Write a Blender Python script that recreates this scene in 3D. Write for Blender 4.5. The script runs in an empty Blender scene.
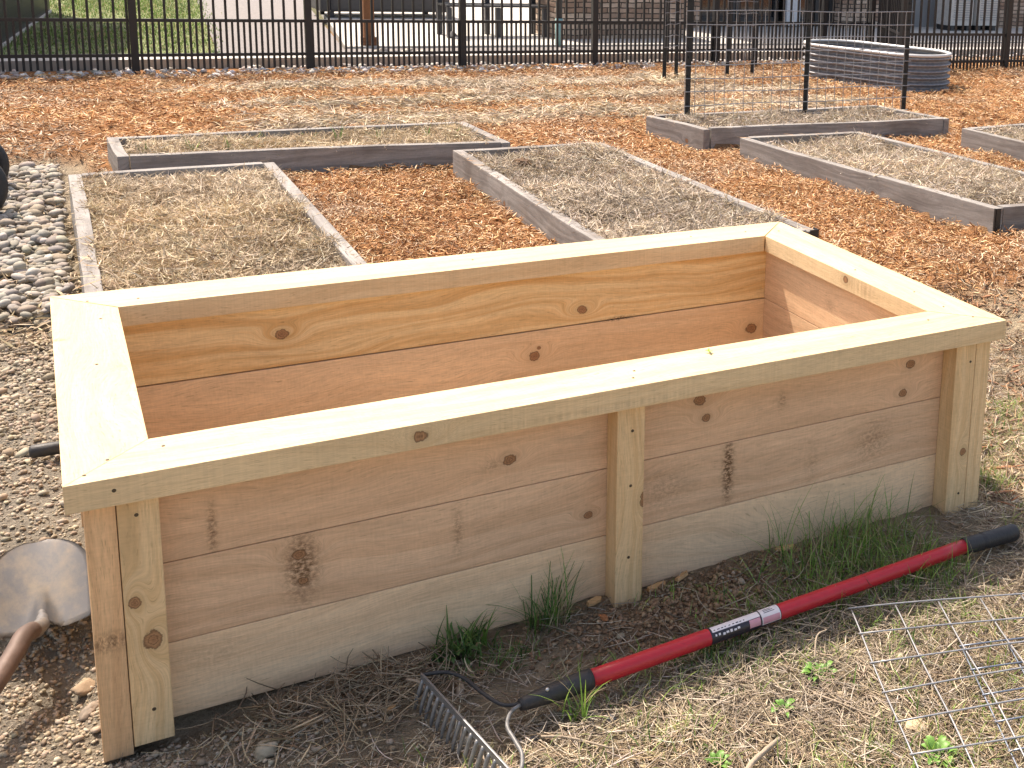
import bpy, bmesh, math, random
import numpy as np
from mathutils import Vector, Matrix
random.seed(7)
RNG = np.random.default_rng(11)
SC = bpy.context.scene
COL = SC.collection
R = math.radians
H = 0.5018            # top of the planter above the ground

# ------------------------------------------------------------------ tagging
def tag(o, label=None, cat=None, group=None, kind=None):
    if label: o['label'] = label
    if cat: o['category'] = cat
    if group: o['group'] = group
    if kind: o['kind'] = kind
    return o

def empty(name, loc, rz=0.0):
    o = bpy.data.objects.new(name, None)
    o.empty_display_size = 0.1
    o.location = loc
    o.rotation_euler = (0, 0, rz)
    COL.objects.link(o)
    return o

def link(name, me, mat=None, parent=None, world=True, smooth=False):
    """links a mesh whose coordinates are in world space; keeps them in place under a parent"""
    o = bpy.data.objects.new(name, me)
    COL.objects.link(o)
    if mat: me.materials.append(mat)
    if smooth:
        me.polygons.foreach_set('use_smooth', [True] * len(me.polygons))
    if parent is not None:
        o.parent = parent
        if world:
            off = Vector((0, 0, 0)); p = parent
            while p is not None:
                off += p.location; p = p.parent
            me.transform(Matrix.Translation(-off))
    return o

# ------------------------------------------------------------------ numpy noise
def _hash(ix, iy, seed):
    n = (ix.astype(np.int64) * 374761393 + iy.astype(np.int64) * 668265263 + seed * 1442695041) & 0xffffffff
    n = ((n ^ (n >> 13)) * 1274126177) & 0xffffffff
    return ((n ^ (n >> 16)) & 0xffff) / 65535.0

def vnoise(x, y, seed=0):
    x = np.asarray(x, float); y = np.asarray(y, float)
    ix = np.floor(x); iy = np.floor(y)
    fx = x - ix; fy = y - iy
    fx = fx * fx * (3 - 2 * fx); fy = fy * fy * (3 - 2 * fy)
    a = _hash(ix, iy, seed); b = _hash(ix + 1, iy, seed)
    c = _hash(ix, iy + 1, seed); d = _hash(ix + 1, iy + 1, seed)
    return (a * (1 - fx) + b * fx) * (1 - fy) + (c * (1 - fx) + d * fx) * fy

def fbm(x, y, f=1.0, o=4, seed=0):
    s = 0; a = 0.5; t = 0
    for i in range(o):
        s = s + a * vnoise(x * f, y * f, seed + i * 17); t += a
        f *= 2.03; a *= 0.5
    return s / t

def sstep(a, b, x):
    t = np.clip((x - a) / (b - a), 0, 1)
    return t * t * (3 - 2 * t)

# ------------------------------------------------------------------ materials
def nodes(name):
    m = bpy.data.materials.new(name)
    m.use_nodes = True
    nt = m.node_tree
    b = nt.nodes['Principled BSDF']
    return m, nt, b

def N(nt, typ, **kw):
    n = nt.nodes.new(typ)
    for k, v in kw.items():
        if k.startswith('i_'):
            n.inputs[int(k[2:])].default_value = v
        else:
            setattr(n, k, v)
    return n

def math_n(nt, op, a, b=None, c=None):
    n = nt.nodes.new('ShaderNodeMath'); n.operation = op
    for i, v in enumerate((a, b, c)):
        if v is None: continue
        if isinstance(v, (int, float)): n.inputs[i].default_value = v
        else: nt.links.new(v, n.inputs[i])
    return n.outputs[0]

def mixc(nt, fac, a, b, mode='MIX'):
    n = nt.nodes.new('ShaderNodeMix'); n.data_type = 'RGBA'; n.blend_type = mode
    for s, v in ((n.inputs[0], fac), (n.inputs[6], a), (n.inputs[7], b)):
        if isinstance(v, (int, float)): s.default_value = v
        elif isinstance(v, tuple): s.default_value = (v + (1,))[:4]
        else: nt.links.new(v, s)
    return n.outputs[2]

def simple(name, col, rough=0.6, metal=0.0, nscale=30, namp=0.25, bump=0.0, spec=0.5, coat=0.0):
    m, nt, b = nodes(name)
    tc = N(nt, 'ShaderNodeTexCoord')
    no = N(nt, 'ShaderNodeTexNoise'); no.inputs['Scale'].default_value = nscale; no.inputs['Detail'].default_value = 5
    nt.links.new(tc.outputs['Object'], no.inputs['Vector'])
    f = math_n(nt, 'MULTIPLY_ADD', no.outputs['Fac'], namp * 2, 1 - namp)
    c = mixc(nt, 1.0, col, f, 'MULTIPLY')
    nt.links.new(c, b.inputs['Base Color'])
    b.inputs['Roughness'].default_value = rough
    b.inputs['Metallic'].default_value = metal
    b.inputs['Specular IOR Level'].default_value = spec
    b.inputs['Coat Weight'].default_value = coat
    if bump:
        bp = N(nt, 'ShaderNodeBump'); bp.inputs['Strength'].default_value = bump; bp.inputs['Distance'].default_value = 0.01
        nt.links.new(no.outputs['Fac'], bp.inputs['Height']); nt.links.new(bp.outputs[0], b.inputs['Normal'])
    return m

def attrmat(name, rough=0.8, spec=0.25, trans=0.0, nscale=120, namp=0.2):
    """takes each piece's own colour from the mesh, with a fine mottling"""
    m, nt, b = nodes(name)
    at = N(nt, 'ShaderNodeAttribute', attribute_name='col')
    tc = N(nt, 'ShaderNodeTexCoord')
    no = N(nt, 'ShaderNodeTexNoise'); no.inputs['Scale'].default_value = nscale; no.inputs['Detail'].default_value = 3
    nt.links.new(tc.outputs['Object'], no.inputs['Vector'])
    f = math_n(nt, 'MULTIPLY_ADD', no.outputs['Fac'], namp * 2, 1 - namp)
    c = mixc(nt, 1.0, at.outputs['Color'], f, 'MULTIPLY')
    nt.links.new(c, b.inputs['Base Color'])
    b.inputs['Roughness'].default_value = rough
    b.inputs['Specular IOR Level'].default_value = spec
    if trans:
        tr = N(nt, 'ShaderNodeBsdfTranslucent'); mx = N(nt, 'ShaderNodeMixShader'); mx.inputs[0].default_value = trans
        nt.links.new(c, tr.inputs[0]); out = nt.nodes['Material Output']
        nt.links.new(b.outputs[0], mx.inputs[1]); nt.links.new(tr.outputs[0], mx.inputs[2]); nt.links.new(mx.outputs[0], out.inputs[0])
    return m

def wood(name, early, late, knots=(), stains=(), seed=0.0, ringf=55.0, contrast=0.45, across='Y', rough=0.62, weather=0.0, fuzz=0.12):
    """sawn softwood; coordinates come from the mesh attribute gc = (along, across, depth) in metres"""
    m, nt, b = nodes(name)
    at = N(nt, 'ShaderNodeAttribute', attribute_name='gc')
    sx = N(nt, 'ShaderNodeSeparateXYZ'); nt.links.new(at.outputs['Vector'], sx.inputs[0])
    a = sx.outputs['X']; y = sx.outputs['Y']; dz = sx.outputs['Z']
    def comb(x_, y_, z_):
        c = N(nt, 'ShaderNodeCombineXYZ')
        for i, v in enumerate((x_, y_, z_)):
            if isinstance(v, (int, float)): c.inputs[i].default_value = v
            else: nt.links.new(v, c.inputs[i])
        return c.outputs[0]
    def noise(vec, scale, detail=3, rgh=0.5):
        n = N(nt, 'ShaderNodeTexNoise'); n.inputs['Scale'].default_value = scale
        n.inputs['Detail'].default_value = detail; n.inputs['Roughness'].default_value = rgh
        nt.links.new(vec, n.inputs['Vector']); return n.outputs['Fac']
    # slow warp of the grain, long along the board
    v1 = comb(math_n(nt, 'MULTIPLY', a, 1.3), math_n(nt, 'MULTIPLY', y, 5.0), math_n(nt, 'MULTIPLY_ADD', dz, 5.0, seed))
    warp = math_n(nt, 'MULTIPLY_ADD', noise(v1, 1.0, 2), 0.16, -0.08)
    field = math_n(nt, 'ADD', math_n(nt, 'ADD', y, math_n(nt, 'MULTIPLY', dz, 0.8)), warp)
    core = None
    for kn in knots:
        ka, ky, r = kn[:3]
        da = math_n(nt, 'SUBTRACT', a, ka); dy = math_n(nt, 'SUBTRACT', y, ky)
        if len(kn) > 3:
            dk = math_n(nt, 'SUBTRACT', dz, kn[3])
            dy = math_n(nt, 'SQRT', math_n(nt, 'ADD', math_n(nt, 'MULTIPLY', dy, dy), math_n(nt, 'MULTIPLY', dk, dk)))
        # halo ellipse, stretched along the grain
        ha = math_n(nt, 'MULTIPLY', da, 0.38 / r); hy = math_n(nt, 'MULTIPLY', dy, 0.8 / r)
        h2 = math_n(nt, 'ADD', math_n(nt, 'MULTIPLY', ha, ha), math_n(nt, 'MULTIPLY', hy, hy))
        g = math_n(nt, 'EXPONENT', math_n(nt, 'MULTIPLY', h2, -0.55))
        field = math_n(nt, 'ADD', field, math_n(nt, 'MULTIPLY', g, 0.075))
        ca = math_n(nt, 'MULTIPLY', da, 0.85 / r); cy_ = math_n(nt, 'MULTIPLY', dy, 1.0 / r)
        wob = math_n(nt, 'MULTIPLY_ADD', noise(comb(a, y, seed + 3 + ka * 7), 70, 4, 0.7), 1.1, -0.55)
        d = math_n(nt, 'ADD', math_n(nt, 'SQRT', math_n(nt, 'ADD', math_n(nt, 'MULTIPLY', ca, ca), math_n(nt, 'MULTIPLY', cy_, cy_))), wob)
        core = d if core is None else math_n(nt, 'MINIMUM', core, d)
    # growth rings
    rings = noise(comb(math_n(nt, 'MULTIPLY', a, 0.9), math_n(nt, 'MULTIPLY', field, ringf), seed), 1.0, 2, 0.6)
    cr = N(nt, 'ShaderNodeValToRGB')
    cr.color_ramp.elements[0].position = 0.44; cr.color_ramp.elements[0].color = (0, 0, 0, 1)
    cr.color_ramp.elements[1].position = 0.60; cr.color_ramp.elements[1].color = (1, 1, 1, 1)
    nt.links.new(rings, cr.inputs[0])
    fine = noise(comb(math_n(nt, 'MULTIPLY', a, 26.0), math_n(nt, 'MULTIPLY', field, 330.0), math_n(nt, 'MULTIPLY_ADD', dz, 420.0, seed)), 1.0, 2)
    blot = noise(comb(math_n(nt, 'MULTIPLY', a, 2.2), math_n(nt, 'MULTIPLY', y, 7.0), seed + 9), 1.0, 3)
    fac = math_n(nt, 'MULTIPLY', cr.outputs[0], contrast)
    col = mixc(nt, fac, early, late)
    fibre = math_n(nt, 'MULTIPLY_ADD', fine, fuzz * 4, 1 - fuzz * 2)
    col = mixc(nt, 1.0, col, fibre, 'MULTIPLY')
    bl = math_n(nt, 'MULTIPLY_ADD', blot, 0.5, 0.75)
    col = mixc(nt, 1.0, col, bl, 'MULTIPLY')
    pore = noise(comb(math_n(nt, 'MULTIPLY', a, 38.0), math_n(nt, 'MULTIPLY', field, 620.0), math_n(nt, 'MULTIPLY_ADD', dz, 300.0, seed + 31)), 1.0, 2, 0.6)
    rp = N(nt, 'ShaderNodeValToRGB'); rp.color_ramp.elements[0].position = 0.60; rp.color_ramp.elements[1].position = 0.72
    nt.links.new(pore, rp.inputs[0])
    col = mixc(nt, math_n(nt, 'MULTIPLY', rp.outputs[0], 0.5), col, tuple(0.5 * c for c in late))
    grime = noise(comb(math_n(nt, 'MULTIPLY', a, 5.0), math_n(nt, 'MULTIPLY', y, 14.0), math_n(nt, 'MULTIPLY_ADD', dz, 14.0, seed + 41)), 1.0, 6, 0.75)
    rq = N(nt, 'ShaderNodeValToRGB'); rq.color_ramp.elements[0].position = 0.58; rq.color_ramp.elements[1].position = 0.80
    nt.links.new(grime, rq.inputs[0])
    col = mixc(nt, math_n(nt, 'MULTIPLY', rq.outputs[0], 0.45), col, (0.30, 0.21, 0.14))
    # rough-sawn cross scratches
    saw = noise(comb(math_n(nt, 'MULTIPLY', a, 230.0), math_n(nt, 'MULTIPLY_ADD', y, 40.0, math_n(nt, 'MULTIPLY', a, 30.0)), seed + 5), 1.0, 3)
    col = mixc(nt, 1.0, col, math_n(nt, 'MULTIPLY_ADD', saw, 0.22, 0.89), 'MULTIPLY')
    if weather:
        wz = noise(comb(math_n(nt, 'MULTIPLY', a, 6.0), math_n(nt, 'MULTIPLY', y, 60.0), seed + 2), 1.0, 4, 0.7)
        col = mixc(nt, 1.0, col, math_n(nt, 'MULTIPLY_ADD', wz, 1.3 * weather, 1 - 0.6 * weather), 'MULTIPLY')
        wb = noise(comb(math_n(nt, 'MULTIPLY', a, 2.5), math_n(nt, 'MULTIPLY', y, 3.0), seed + 7), 1.0, 3, 0.6)
        r2 = N(nt, 'ShaderNodeValToRGB'); r2.color_ramp.elements[0].position = 0.5; r2.color_ramp.elements[1].position = 0.72
        nt.links.new(wb, r2.inputs[0])
        col = mixc(nt, math_n(nt, 'MULTIPLY', r2.outputs[0], 0.55), col, (0.10, 0.075, 0.06))
    for sn_ in stains:
        sa, sy, ra, ry, st = sn_[:5]
        da = math_n(nt, 'MULTIPLY', math_n(nt, 'SUBTRACT', a, sa), 1 / ra); dy = math_n(nt, 'MULTIPLY', math_n(nt, 'SUBTRACT', y, sy), 1 / ry)
        d2 = math_n(nt, 'ADD', math_n(nt, 'MULTIPLY', da, da), math_n(nt, 'MULTIPLY', dy, dy))
        if len(sn_) > 5:
            dk = math_n(nt, 'MULTIPLY', math_n(nt, 'SUBTRACT', dz, sn_[5]), 1 / sn_[6])
            d2 = math_n(nt, 'ADD', d2, math_n(nt, 'MULTIPLY', dk, dk))
        g = math_n(nt, 'EXPONENT', math_n(nt, 'MULTIPLY', d2, -1.0))
        sn = noise(comb(math_n(nt, 'MULTIPLY', a, 110.0), math_n(nt, 'MULTIPLY', y, 160.0), seed + 21), 1.0, 4, 0.7)
        r3 = N(nt, 'ShaderNodeValToRGB'); r3.color_ramp.elements[0].position = 0.38; r3.color_ramp.elements[1].position = 0.6
        nt.links.new(sn, r3.inputs[0])
        f = math_n(nt, 'MULTIPLY', math_n(nt, 'MULTIPLY', g, r3.outputs[0]), st)
        col = mixc(nt, f, col, (0.17, 0.095, 0.05))
    if core is not None:
        halo = math_n(nt, 'MULTIPLY', math_n(nt, 'EXPONENT', math_n(nt, 'MULTIPLY', math_n(nt, 'MULTIPLY', core, core), -0.35)), 0.38)
        col = mixc(nt, halo, col, tuple(0.62 * c for c in late))
        r4 = N(nt, 'ShaderNodeValToRGB'); e = r4.color_ramp.elements
        e[0].position = 0.0; e[0].color = (0.22, 0.10, 0.05, 1)
        e[1].position = 1.0; e[1].color = (0.05, 0.025, 0.015, 1)
        for pos, c_ in ((0.35, (0.32, 0.16, 0.08, 1)), (0.45, (0.16, 0.07, 0.035, 1)), (0.6, (0.34, 0.18, 0.09, 1)), (0.82, (0.24, 0.12, 0.06, 1))):
            n_ = e.new(pos); n_.color = c_
        nt.links.new(core, r4.inputs[0])
        k = math_n(nt, 'LESS_THAN', core, 1.0)
        soft = N(nt, 'ShaderNodeMapRange'); soft.inputs[1].default_value = 0.92; soft.inputs[2].default_value = 1.08
        soft.inputs[3].default_value = 0.9; soft.inputs[4].default_value = 0.0
        nt.links.new(core, soft.inputs[0])
        crk = noise(comb(math_n(nt, 'MULTIPLY', a, 500.0), math_n(nt, 'MULTIPLY', y, 160.0), seed + 13), 1.0, 3)
        kc = mixc(nt, 1.0, r4.outputs[0], math_n(nt, 'MULTIPLY_ADD', crk, 1.6, 0.3), 'MULTIPLY')
        col = mixc(nt, soft.outputs[0], col, kc)
    nt.links.new(col, b.inputs['Base Color'])
    b.inputs['Roughness'].default_value = rough
    b.inputs['Specular IOR Level'].default_value = 0.22
    bp = N(nt, 'ShaderNodeBump'); bp.inputs['Strength'].default_value = 0.35; bp.inputs['Distance'].default_value = 0.0012
    hh = math_n(nt, 'ADD', math_n(nt, 'MULTIPLY', fine, 0.7), math_n(nt, 'ADD', math_n(nt, 'MULTIPLY', cr.outputs[0], -0.4), math_n(nt, 'MULTIPLY', saw, 0.5)))
    nt.links.new(hh, bp.inputs['Height']); nt.links.new(bp.outputs[0], b.inputs['Normal'])
    return m

# ------------------------------------------------------------------ mesh helpers
def prism(name, poly, z0, z1, mat, parent, along, origin, bevel=0.0025, seg=2, jitter=0.0, across=None, up=(0, 0, 1)):
    """a plan polygon extruded from z0 to z1; gc = (along, across, z)"""
    bm = bmesh.new()
    lo = [bm.verts.new((p[0], p[1], z0)) for p in poly]
    hi = [bm.verts.new((p[0], p[1], z1)) for p in poly]
    n = len(poly)
    bm.faces.new(lo[::-1]); bm.faces.new(hi)
    for i in range(n):
        bm.faces.new((lo[i], lo[(i + 1) % n], hi[(i + 1) % n], hi[i]))
    bmesh.ops.recalc_face_normals(bm, faces=bm.faces)
    if bevel:
        bmesh.ops.bevel(bm, geom=list(bm.edges), offset=bevel, segments=seg, profile=0.6, affect='EDGES')
    return board_from_bm(name, bm, mat, parent, along, origin, across)

def board_from_bm(name, bm, mat, parent, along, origin, across=None):
    al = Vector(along).normalized()
    if across is None:
        ac = Vector((0, 0, 1)) if abs(al.z) < 0.5 else Vector((1, 0, 0))
    else:
        ac = Vector(across).normalized()
    dp = al.cross(ac)
    og = Vector(origin)
    me = bpy.data.meshes.new(name)
    bm.to_mesh(me); bm.free()
    at = me.attributes.new('gc', 'FLOAT_VECTOR', 'POINT')
    buf = []
    for v in me.vertices:
        d = v.co - og
        buf += [d.dot(al), d.dot(ac), d.dot(dp)]
    at.data.foreach_set('vector', buf)
    return link(name, me, mat, parent)

def box_board(name, p0, p1, mat, parent, along, across=None, bevel=0.002):
    x0, y0, z0 = p0; x1, y1, z1 = p1
    return prism(name, [(x0, y0), (x1, y0), (x1, y1), (x0, y1)], z0, z1, mat, parent, along, (0, 0, 0), bevel, 2, across=across)

def bm_box(bm, c, s, rot=None, bevel=0.0):
    """adds a box with centre c and size s"""
    g = bmesh.ops.create_cube(bm, size=1.0)
    M = Matrix.Translation(Vector(c)) @ (rot.to_4x4() if rot else Matrix.Identity(4)) @ Matrix.Diagonal(Vector((s[0], s[1], s[2], 1)))
    bmesh.ops.transform(bm, matrix=M, verts=g['verts'])
    if bevel:
        es = {e for v in g['verts'] for e in v.link_edges}
        bmesh.ops.bevel(bm, geom=list(es), offset=bevel, segments=2, profile=0.6, affect='EDGES')

def bm_obj(name, bm, mat, parent=None, smooth=False):
    me = bpy.data.meshes.new(name); bm.to_mesh(me); bm.free()
    return link(name, me, mat, parent, smooth=smooth)

def catmull(pts, n=8):
    P = [np.array(p, float) for p in pts]
    P = [2 * P[0] - P[1]] + P + [2 * P[-1] - P[-2]]
    out = []
    for i in range(1, len(P) - 2):
        for k in range(n):
            t = k / n
            out.append(0.5 * ((2 * P[i]) + (-P[i - 1] + P[i + 1]) * t + (2 * P[i - 1] - 5 * P[i] + 4 * P[i + 1] - P[i + 2]) * t * t + (-P[i - 1] + 3 * P[i] - 3 * P[i + 1] + P[i + 2]) * t ** 3))
    out.append(P[-2])
    return out

def bm_tube(bm, pts, rad, seg=10, caps=True, scale2=1.0):
    """tube through pts; rad a number or list"""
    pts = [Vector(p) for p in pts]
    n = len(pts)
    rr = rad if isinstance(rad, (list, tuple)) else [rad] * n
    t0 = (pts[1] - pts[0]).normalized()
    ref = Vector((0, 0, 1)) if abs(t0.z) < 0.9 else Vector((1, 0, 0))
    u = t0.cross(ref).normalized()
    rings = []
    for i in range(n):
        t = (pts[min(i + 1, n - 1)] - pts[max(i - 1, 0)]).normalized()
        u = (u - t * u.dot(t)).normalized(); w = t.cross(u)
        rings.append([bm.verts.new(pts[i] + (u * math.cos(2 * math.pi * k / seg) + w * math.sin(2 * math.pi * k / seg) * scale2) * rr[i]) for k in range(seg)])
    for i in range(n - 1):
        for k in range(seg):
            bm.faces.new((rings[i][k], rings[i][(k + 1) % seg], rings[i + 1][(k + 1) % seg], rings[i + 1][k]))
    if caps:
        bm.faces.new(rings[0][::-1]); bm.faces.new(rings[-1])

def tube(name, pts, rad, mat, parent=None, seg=10, smooth=True):
    bm = bmesh.new(); bm_tube(bm, pts, rad, seg)
    return bm_obj(name, bm, mat, parent, smooth)

def np_mesh(name, V, F, mat, parent=None, col=None, smooth=False):
    """V (n,3), F (m,k) arrays -> mesh object; col (n,3) per vertex"""
    me = bpy.data.meshes.new(name)
    V = np.ascontiguousarray(V, np.float32); F = np.ascontiguousarray(F, np.int32)
    me.vertices.add(len(V)); me.vertices.foreach_set('co', V.ravel())
    me.loops.add(F.size); me.loops.foreach_set('vertex_index', F.ravel())
    me.polygons.add(len(F))
    me.polygons.foreach_set('loop_start', np.arange(0, F.size, F.shape[1], dtype=np.int32))
    me.update(calc_edges=True)
    if col is not None:
        a = me.attributes.new('col', 'FLOAT_COLOR', 'POINT')
        c4 = np.ones((len(V), 4), np.float32); c4[:, :3] = col
        a.data.foreach_set('color', c4.ravel())
    return link(name, me, mat, parent, smooth=smooth)

# ------------------------------------------------------------------ scatter shapes (numpy)
def ribbons(P, L, Wd, yaw, pitch, roll, bend, thick=0.0, segs=3, taper=0.35):
    """curved slivers. returns V, F(quads). P centres (n,3). thick>0 -> lens-shaped solid strip of 3 verts per ring"""
    n = len(P)
    s = np.linspace(-0.5, 0.5, segs + 1)
    ang = bend[:, None] * s[None, :]
    # centre line in local (x forward, z up), arc of total angle bend
    b = np.where(np.abs(bend) < 1e-3, 1e-3, bend)[:, None]
    lx = np.sin(ang) / b * L[:, None]
    lz = (1 - np.cos(ang)) / b * L[:, None]
    wprof = 1 - (1 - taper) * (np.abs(s) * 2) ** 1.5
    wv = Wd[:, None] * wprof[None, :] * 0.5
    if thick:
        offs = [(-1, 0.0), (0.25, thick), (1, 0.0)]
    else:
        offs = [(-1, 0.0), (1, 0.0)]
    k = len(offs)
    V = np.zeros((n, segs + 1, k, 3))
    for j, (oy, oz) in enumerate(offs):
        V[:, :, j, 0] = lx; V[:, :, j, 1] = wv * oy; V[:, :, j, 2] = lz + oz * Wd[:, None]
    # roll about x
    def rot(V, a, i, j):
        c = np.cos(a)[:, None, None]; s_ = np.sin(a)[:, None, None]
        x = V[..., i] * c - V[..., j] * s_; y = V[..., i] * s_ + V[..., j] * c
        V[..., i] = x; V[..., j] = y
    rot(V, roll, 1, 2); rot(V, pitch, 0, 2); rot(V, yaw, 0, 1)
    V += P[:, None, None, :]
    V = V.reshape(-1, 3)
    base = np.arange(n)[:, None] * (segs + 1) * k
    F = []
    cyc = [(0, 1)] if k == 2 else [(0, 1), (1, 2), (2, 0)]
    for i in range(segs):
        for (a, c) in cyc:
            F.append(np.stack([i * k + a, i * k + c, (i + 1) * k + c, (i + 1) * k + a], -1))
    F = np.array(F)[None] + base[..., None]
    return V, F.reshape(-1, 4), (segs + 1) * k

def ico(sub):
    bm = bmesh.new(); bmesh.ops.create_icosphere(bm, subdivisions=sub, radius=1.0)
    bm.verts.index_update()
    V = np.array([v.co[:] for v in bm.verts]); F = np.array([[v.index for v in f.verts] for f in bm.faces]); bm.free()
    return V, F

def stones(P, S, sub=1, rough=0.25, flat=0.6, variants=10, seed=3):
    """pebbles: P (n,3), S (n,) mean radius"""
    rg = np.random.default_rng(seed)
    V0, F0 = ico(sub)
    n = len(P); nv = len(V0)
    var = []
    for i in range(variants):
        d = np.ones(nv)
        for k in range(5):
            ax = rg.normal(size=3); ax /= np.linalg.norm(ax)
            t = V0 @ ax
            d += min(rough, 0.3) * rg.uniform(-0.5, 0.5) * np.sin(t * rg.uniform(1.5, 4) + rg.uniform(0, 6))
        if rough > 0.3:
            d *= rg.uniform(0.74, 1.16, nv)
            for k in range(5):
                ax = rg.normal(size=3); ax /= np.linalg.norm(ax); t = V0 @ ax
                d = np.minimum(d, rg.uniform(0.55, 0.8) / np.maximum(t, 1e-3) * (t > 0) + 9 * (t <= 0))
        var.append(V0 * d[:, None])
    var = np.array(var)[rg.integers(0, variants, n)]
    sc = np.stack([S * rg.uniform(0.85, 1.35, n), S * rg.uniform(0.6, 1.0, n), S * rg.uniform(flat * 0.7, flat * 1.2, n)], 1)
    V = var * sc[:, None, :]
    for (i, j, amp) in ((0, 2, 0.35), (1, 2, 0.35), (0, 1, math.pi)):
        a = rg.uniform(-amp, amp, n); c = np.cos(a)[:, None]; s_ = np.sin(a)[:, None]
        x = V[..., i] * c - V[..., j] * s_; y = V[..., i] * s_ + V[..., j] * c
        V[..., i] = x; V[..., j] = y
    V += P[:, None, :]
    F = F0[None] + (np.arange(n) * nv)[:, None, None]
    return V.reshape(-1, 3), F.reshape(-1, 3), nv

def pick(n, pal, var=0.15, hue=0.05):
    pal = np.array(pal, float)
    c = pal[RNG.integers(0, len(pal), n)]
    c = c * RNG.uniform(1 - var, 1 + var, (n, 1)) * RNG.uniform(1 - hue, 1 + hue, (n, 3))
    return np.clip(c, 0.005, 0.95)

# ------------------------------------------------------------------ terrain
BEDS = {  # corner polygons (top, plan), z of the rim
    'A': [(0.09, 1.62), (0.93, 1.62), (0.93, 4.09), (0.09, 4.04)],
    'B': [(0.30, 4.42), (2.15, 4.25), (2.12, 4.98), (0.28, 4.96)],
    'C': [(1.77, 1.95), (2.67, 1.95), (2.62, 4.10), (1.79, 4.11)],
    'D': [(3.38, 4.33), (5.24, 4.26), (5.12, 4.91), (3.27, 4.92)],
    'E': [(3.66, 1.97), (4.50, 1.96), (4.30, 3.99), (3.45, 4.01)],
    'F': [(5.20, 1.95), (6.05, 1.95), (5.88, 3.93), (5.05, 3.90)],
}
ZT = 0.2

def inpoly(x, y, poly, grow=0.0):
    P = np.array(poly); c = P.mean(0); P = c + (P - c) * (1 + grow)
    ins = np.ones_like(x, bool)
    for i in range(len(P)):
        a = P[i]; b_ = P[(i + 1) % len(P)]
        ins &= ((b_[0] - a[0]) * (y - a[1]) - (b_[1] - a[1]) * (x - a[0])) >= 0
    return ins

def mulchmask(x, y):
    """1 where the orange bark mulch lies"""
    w = (fbm(x, y, 2.2, 3, 5) - 0.5) * 0.5
    m = sstep(2.15, 2.45, x + w * 0.8) * sstep(1.15, 1.6, y + w + (x - 3) * 0.12)
    m = np.maximum(m, sstep(0.15, 0.25, x) * sstep(1.7, 1.9, y))
    m = np.maximum(m, sstep(5.2, 5.5, y + w * 0.4))
    return m

def rowmask(x, y):
    """strips of straw and compost between the beds and the fence"""
    w = (fbm(x, y, 0.8, 3, 9) - 0.5) * 0.9
    yy = y + w * 0.7 - x * 0.02
    m = np.zeros_like(x)
    for (c, h) in ((5.75, 0.33), (6.6, 0.36), (7.55, 0.42)):
        m = np.maximum(m, sstep(h, h * 0.4, np.abs(yy - c)))
    m *= sstep(0.35, 1.1, x + w * 1.2) * sstep(6.2, 5.0, x + w)
    return m

def height(x, y):
    x = np.asarray(x, float); y = np.asarray(y, float)
    mk = mulchmask(x, y) * sstep(8.9, 7.0, y) * 0.062 * (1 - 0.9 * np.exp(-((x - 6.7) ** 2 + (y - 6.8) ** 2) / 0.9))
    z = mk
    near = sstep(9.2, 8.4, y)
    z = z + (fbm(x, y, 1.6, 3, 1) - 0.5) * 0.05 * sstep(1.4, 2.6, y) * near
    z = z + (fbm(x, y, 7.0, 3, 2) - 0.5) * 0.028 * near
    z = z + (fbm(x, y, 34.0, 3, 3) - 0.5) * 0.014 * near
    z = z + (fbm(x, y, 6.0, 3, 31) - 0.5) * 0.06 * mulchmask(x, y) * near
    # keep the ground at the planter's feet
    z = z + np.exp(-(((x - 1.02) / 0.16) ** 2 + ((y + 0.03) / 0.08) ** 2)) * 0.012
    z = z + np.exp(-(((x - 1.3) / 0.22) ** 2 + ((y - 0.03) / 0.08) ** 2)) * 0.02
    z = z - np.exp(-(((x - 0.18) / 0.16) ** 2 + ((y - 0.06) / 0.06) ** 2)) * 0.03
    z = z - np.exp(-(((x + 0.02) / 0.05) ** 2 + ((y - 0.28) / 0.09) ** 2)) * 0.04
    z = z - 0.012 * sstep(0.2, 0.0, np.abs(x + 0.08)) * sstep(0.5, 0.3, np.abs(y - 0.45))
    ins = (x > 0.08) & (x < 1.87) & (y > 0.09) & (y < 1.0)
    z = np.where(ins, 0.02 + (fbm(x, y, 12, 3, 4) - 0.5) * 0.05, z)
    for k, p in BEDS.items():
        i = inpoly(x, y, p, -0.06)
        z = np.where(i, 0.145 + (fbm(x, y, 5.0, 3, 8) - 0.5) * 0.05, z)
    z = np.where(y > 9.3, 0.0, z)
    return z

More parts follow.
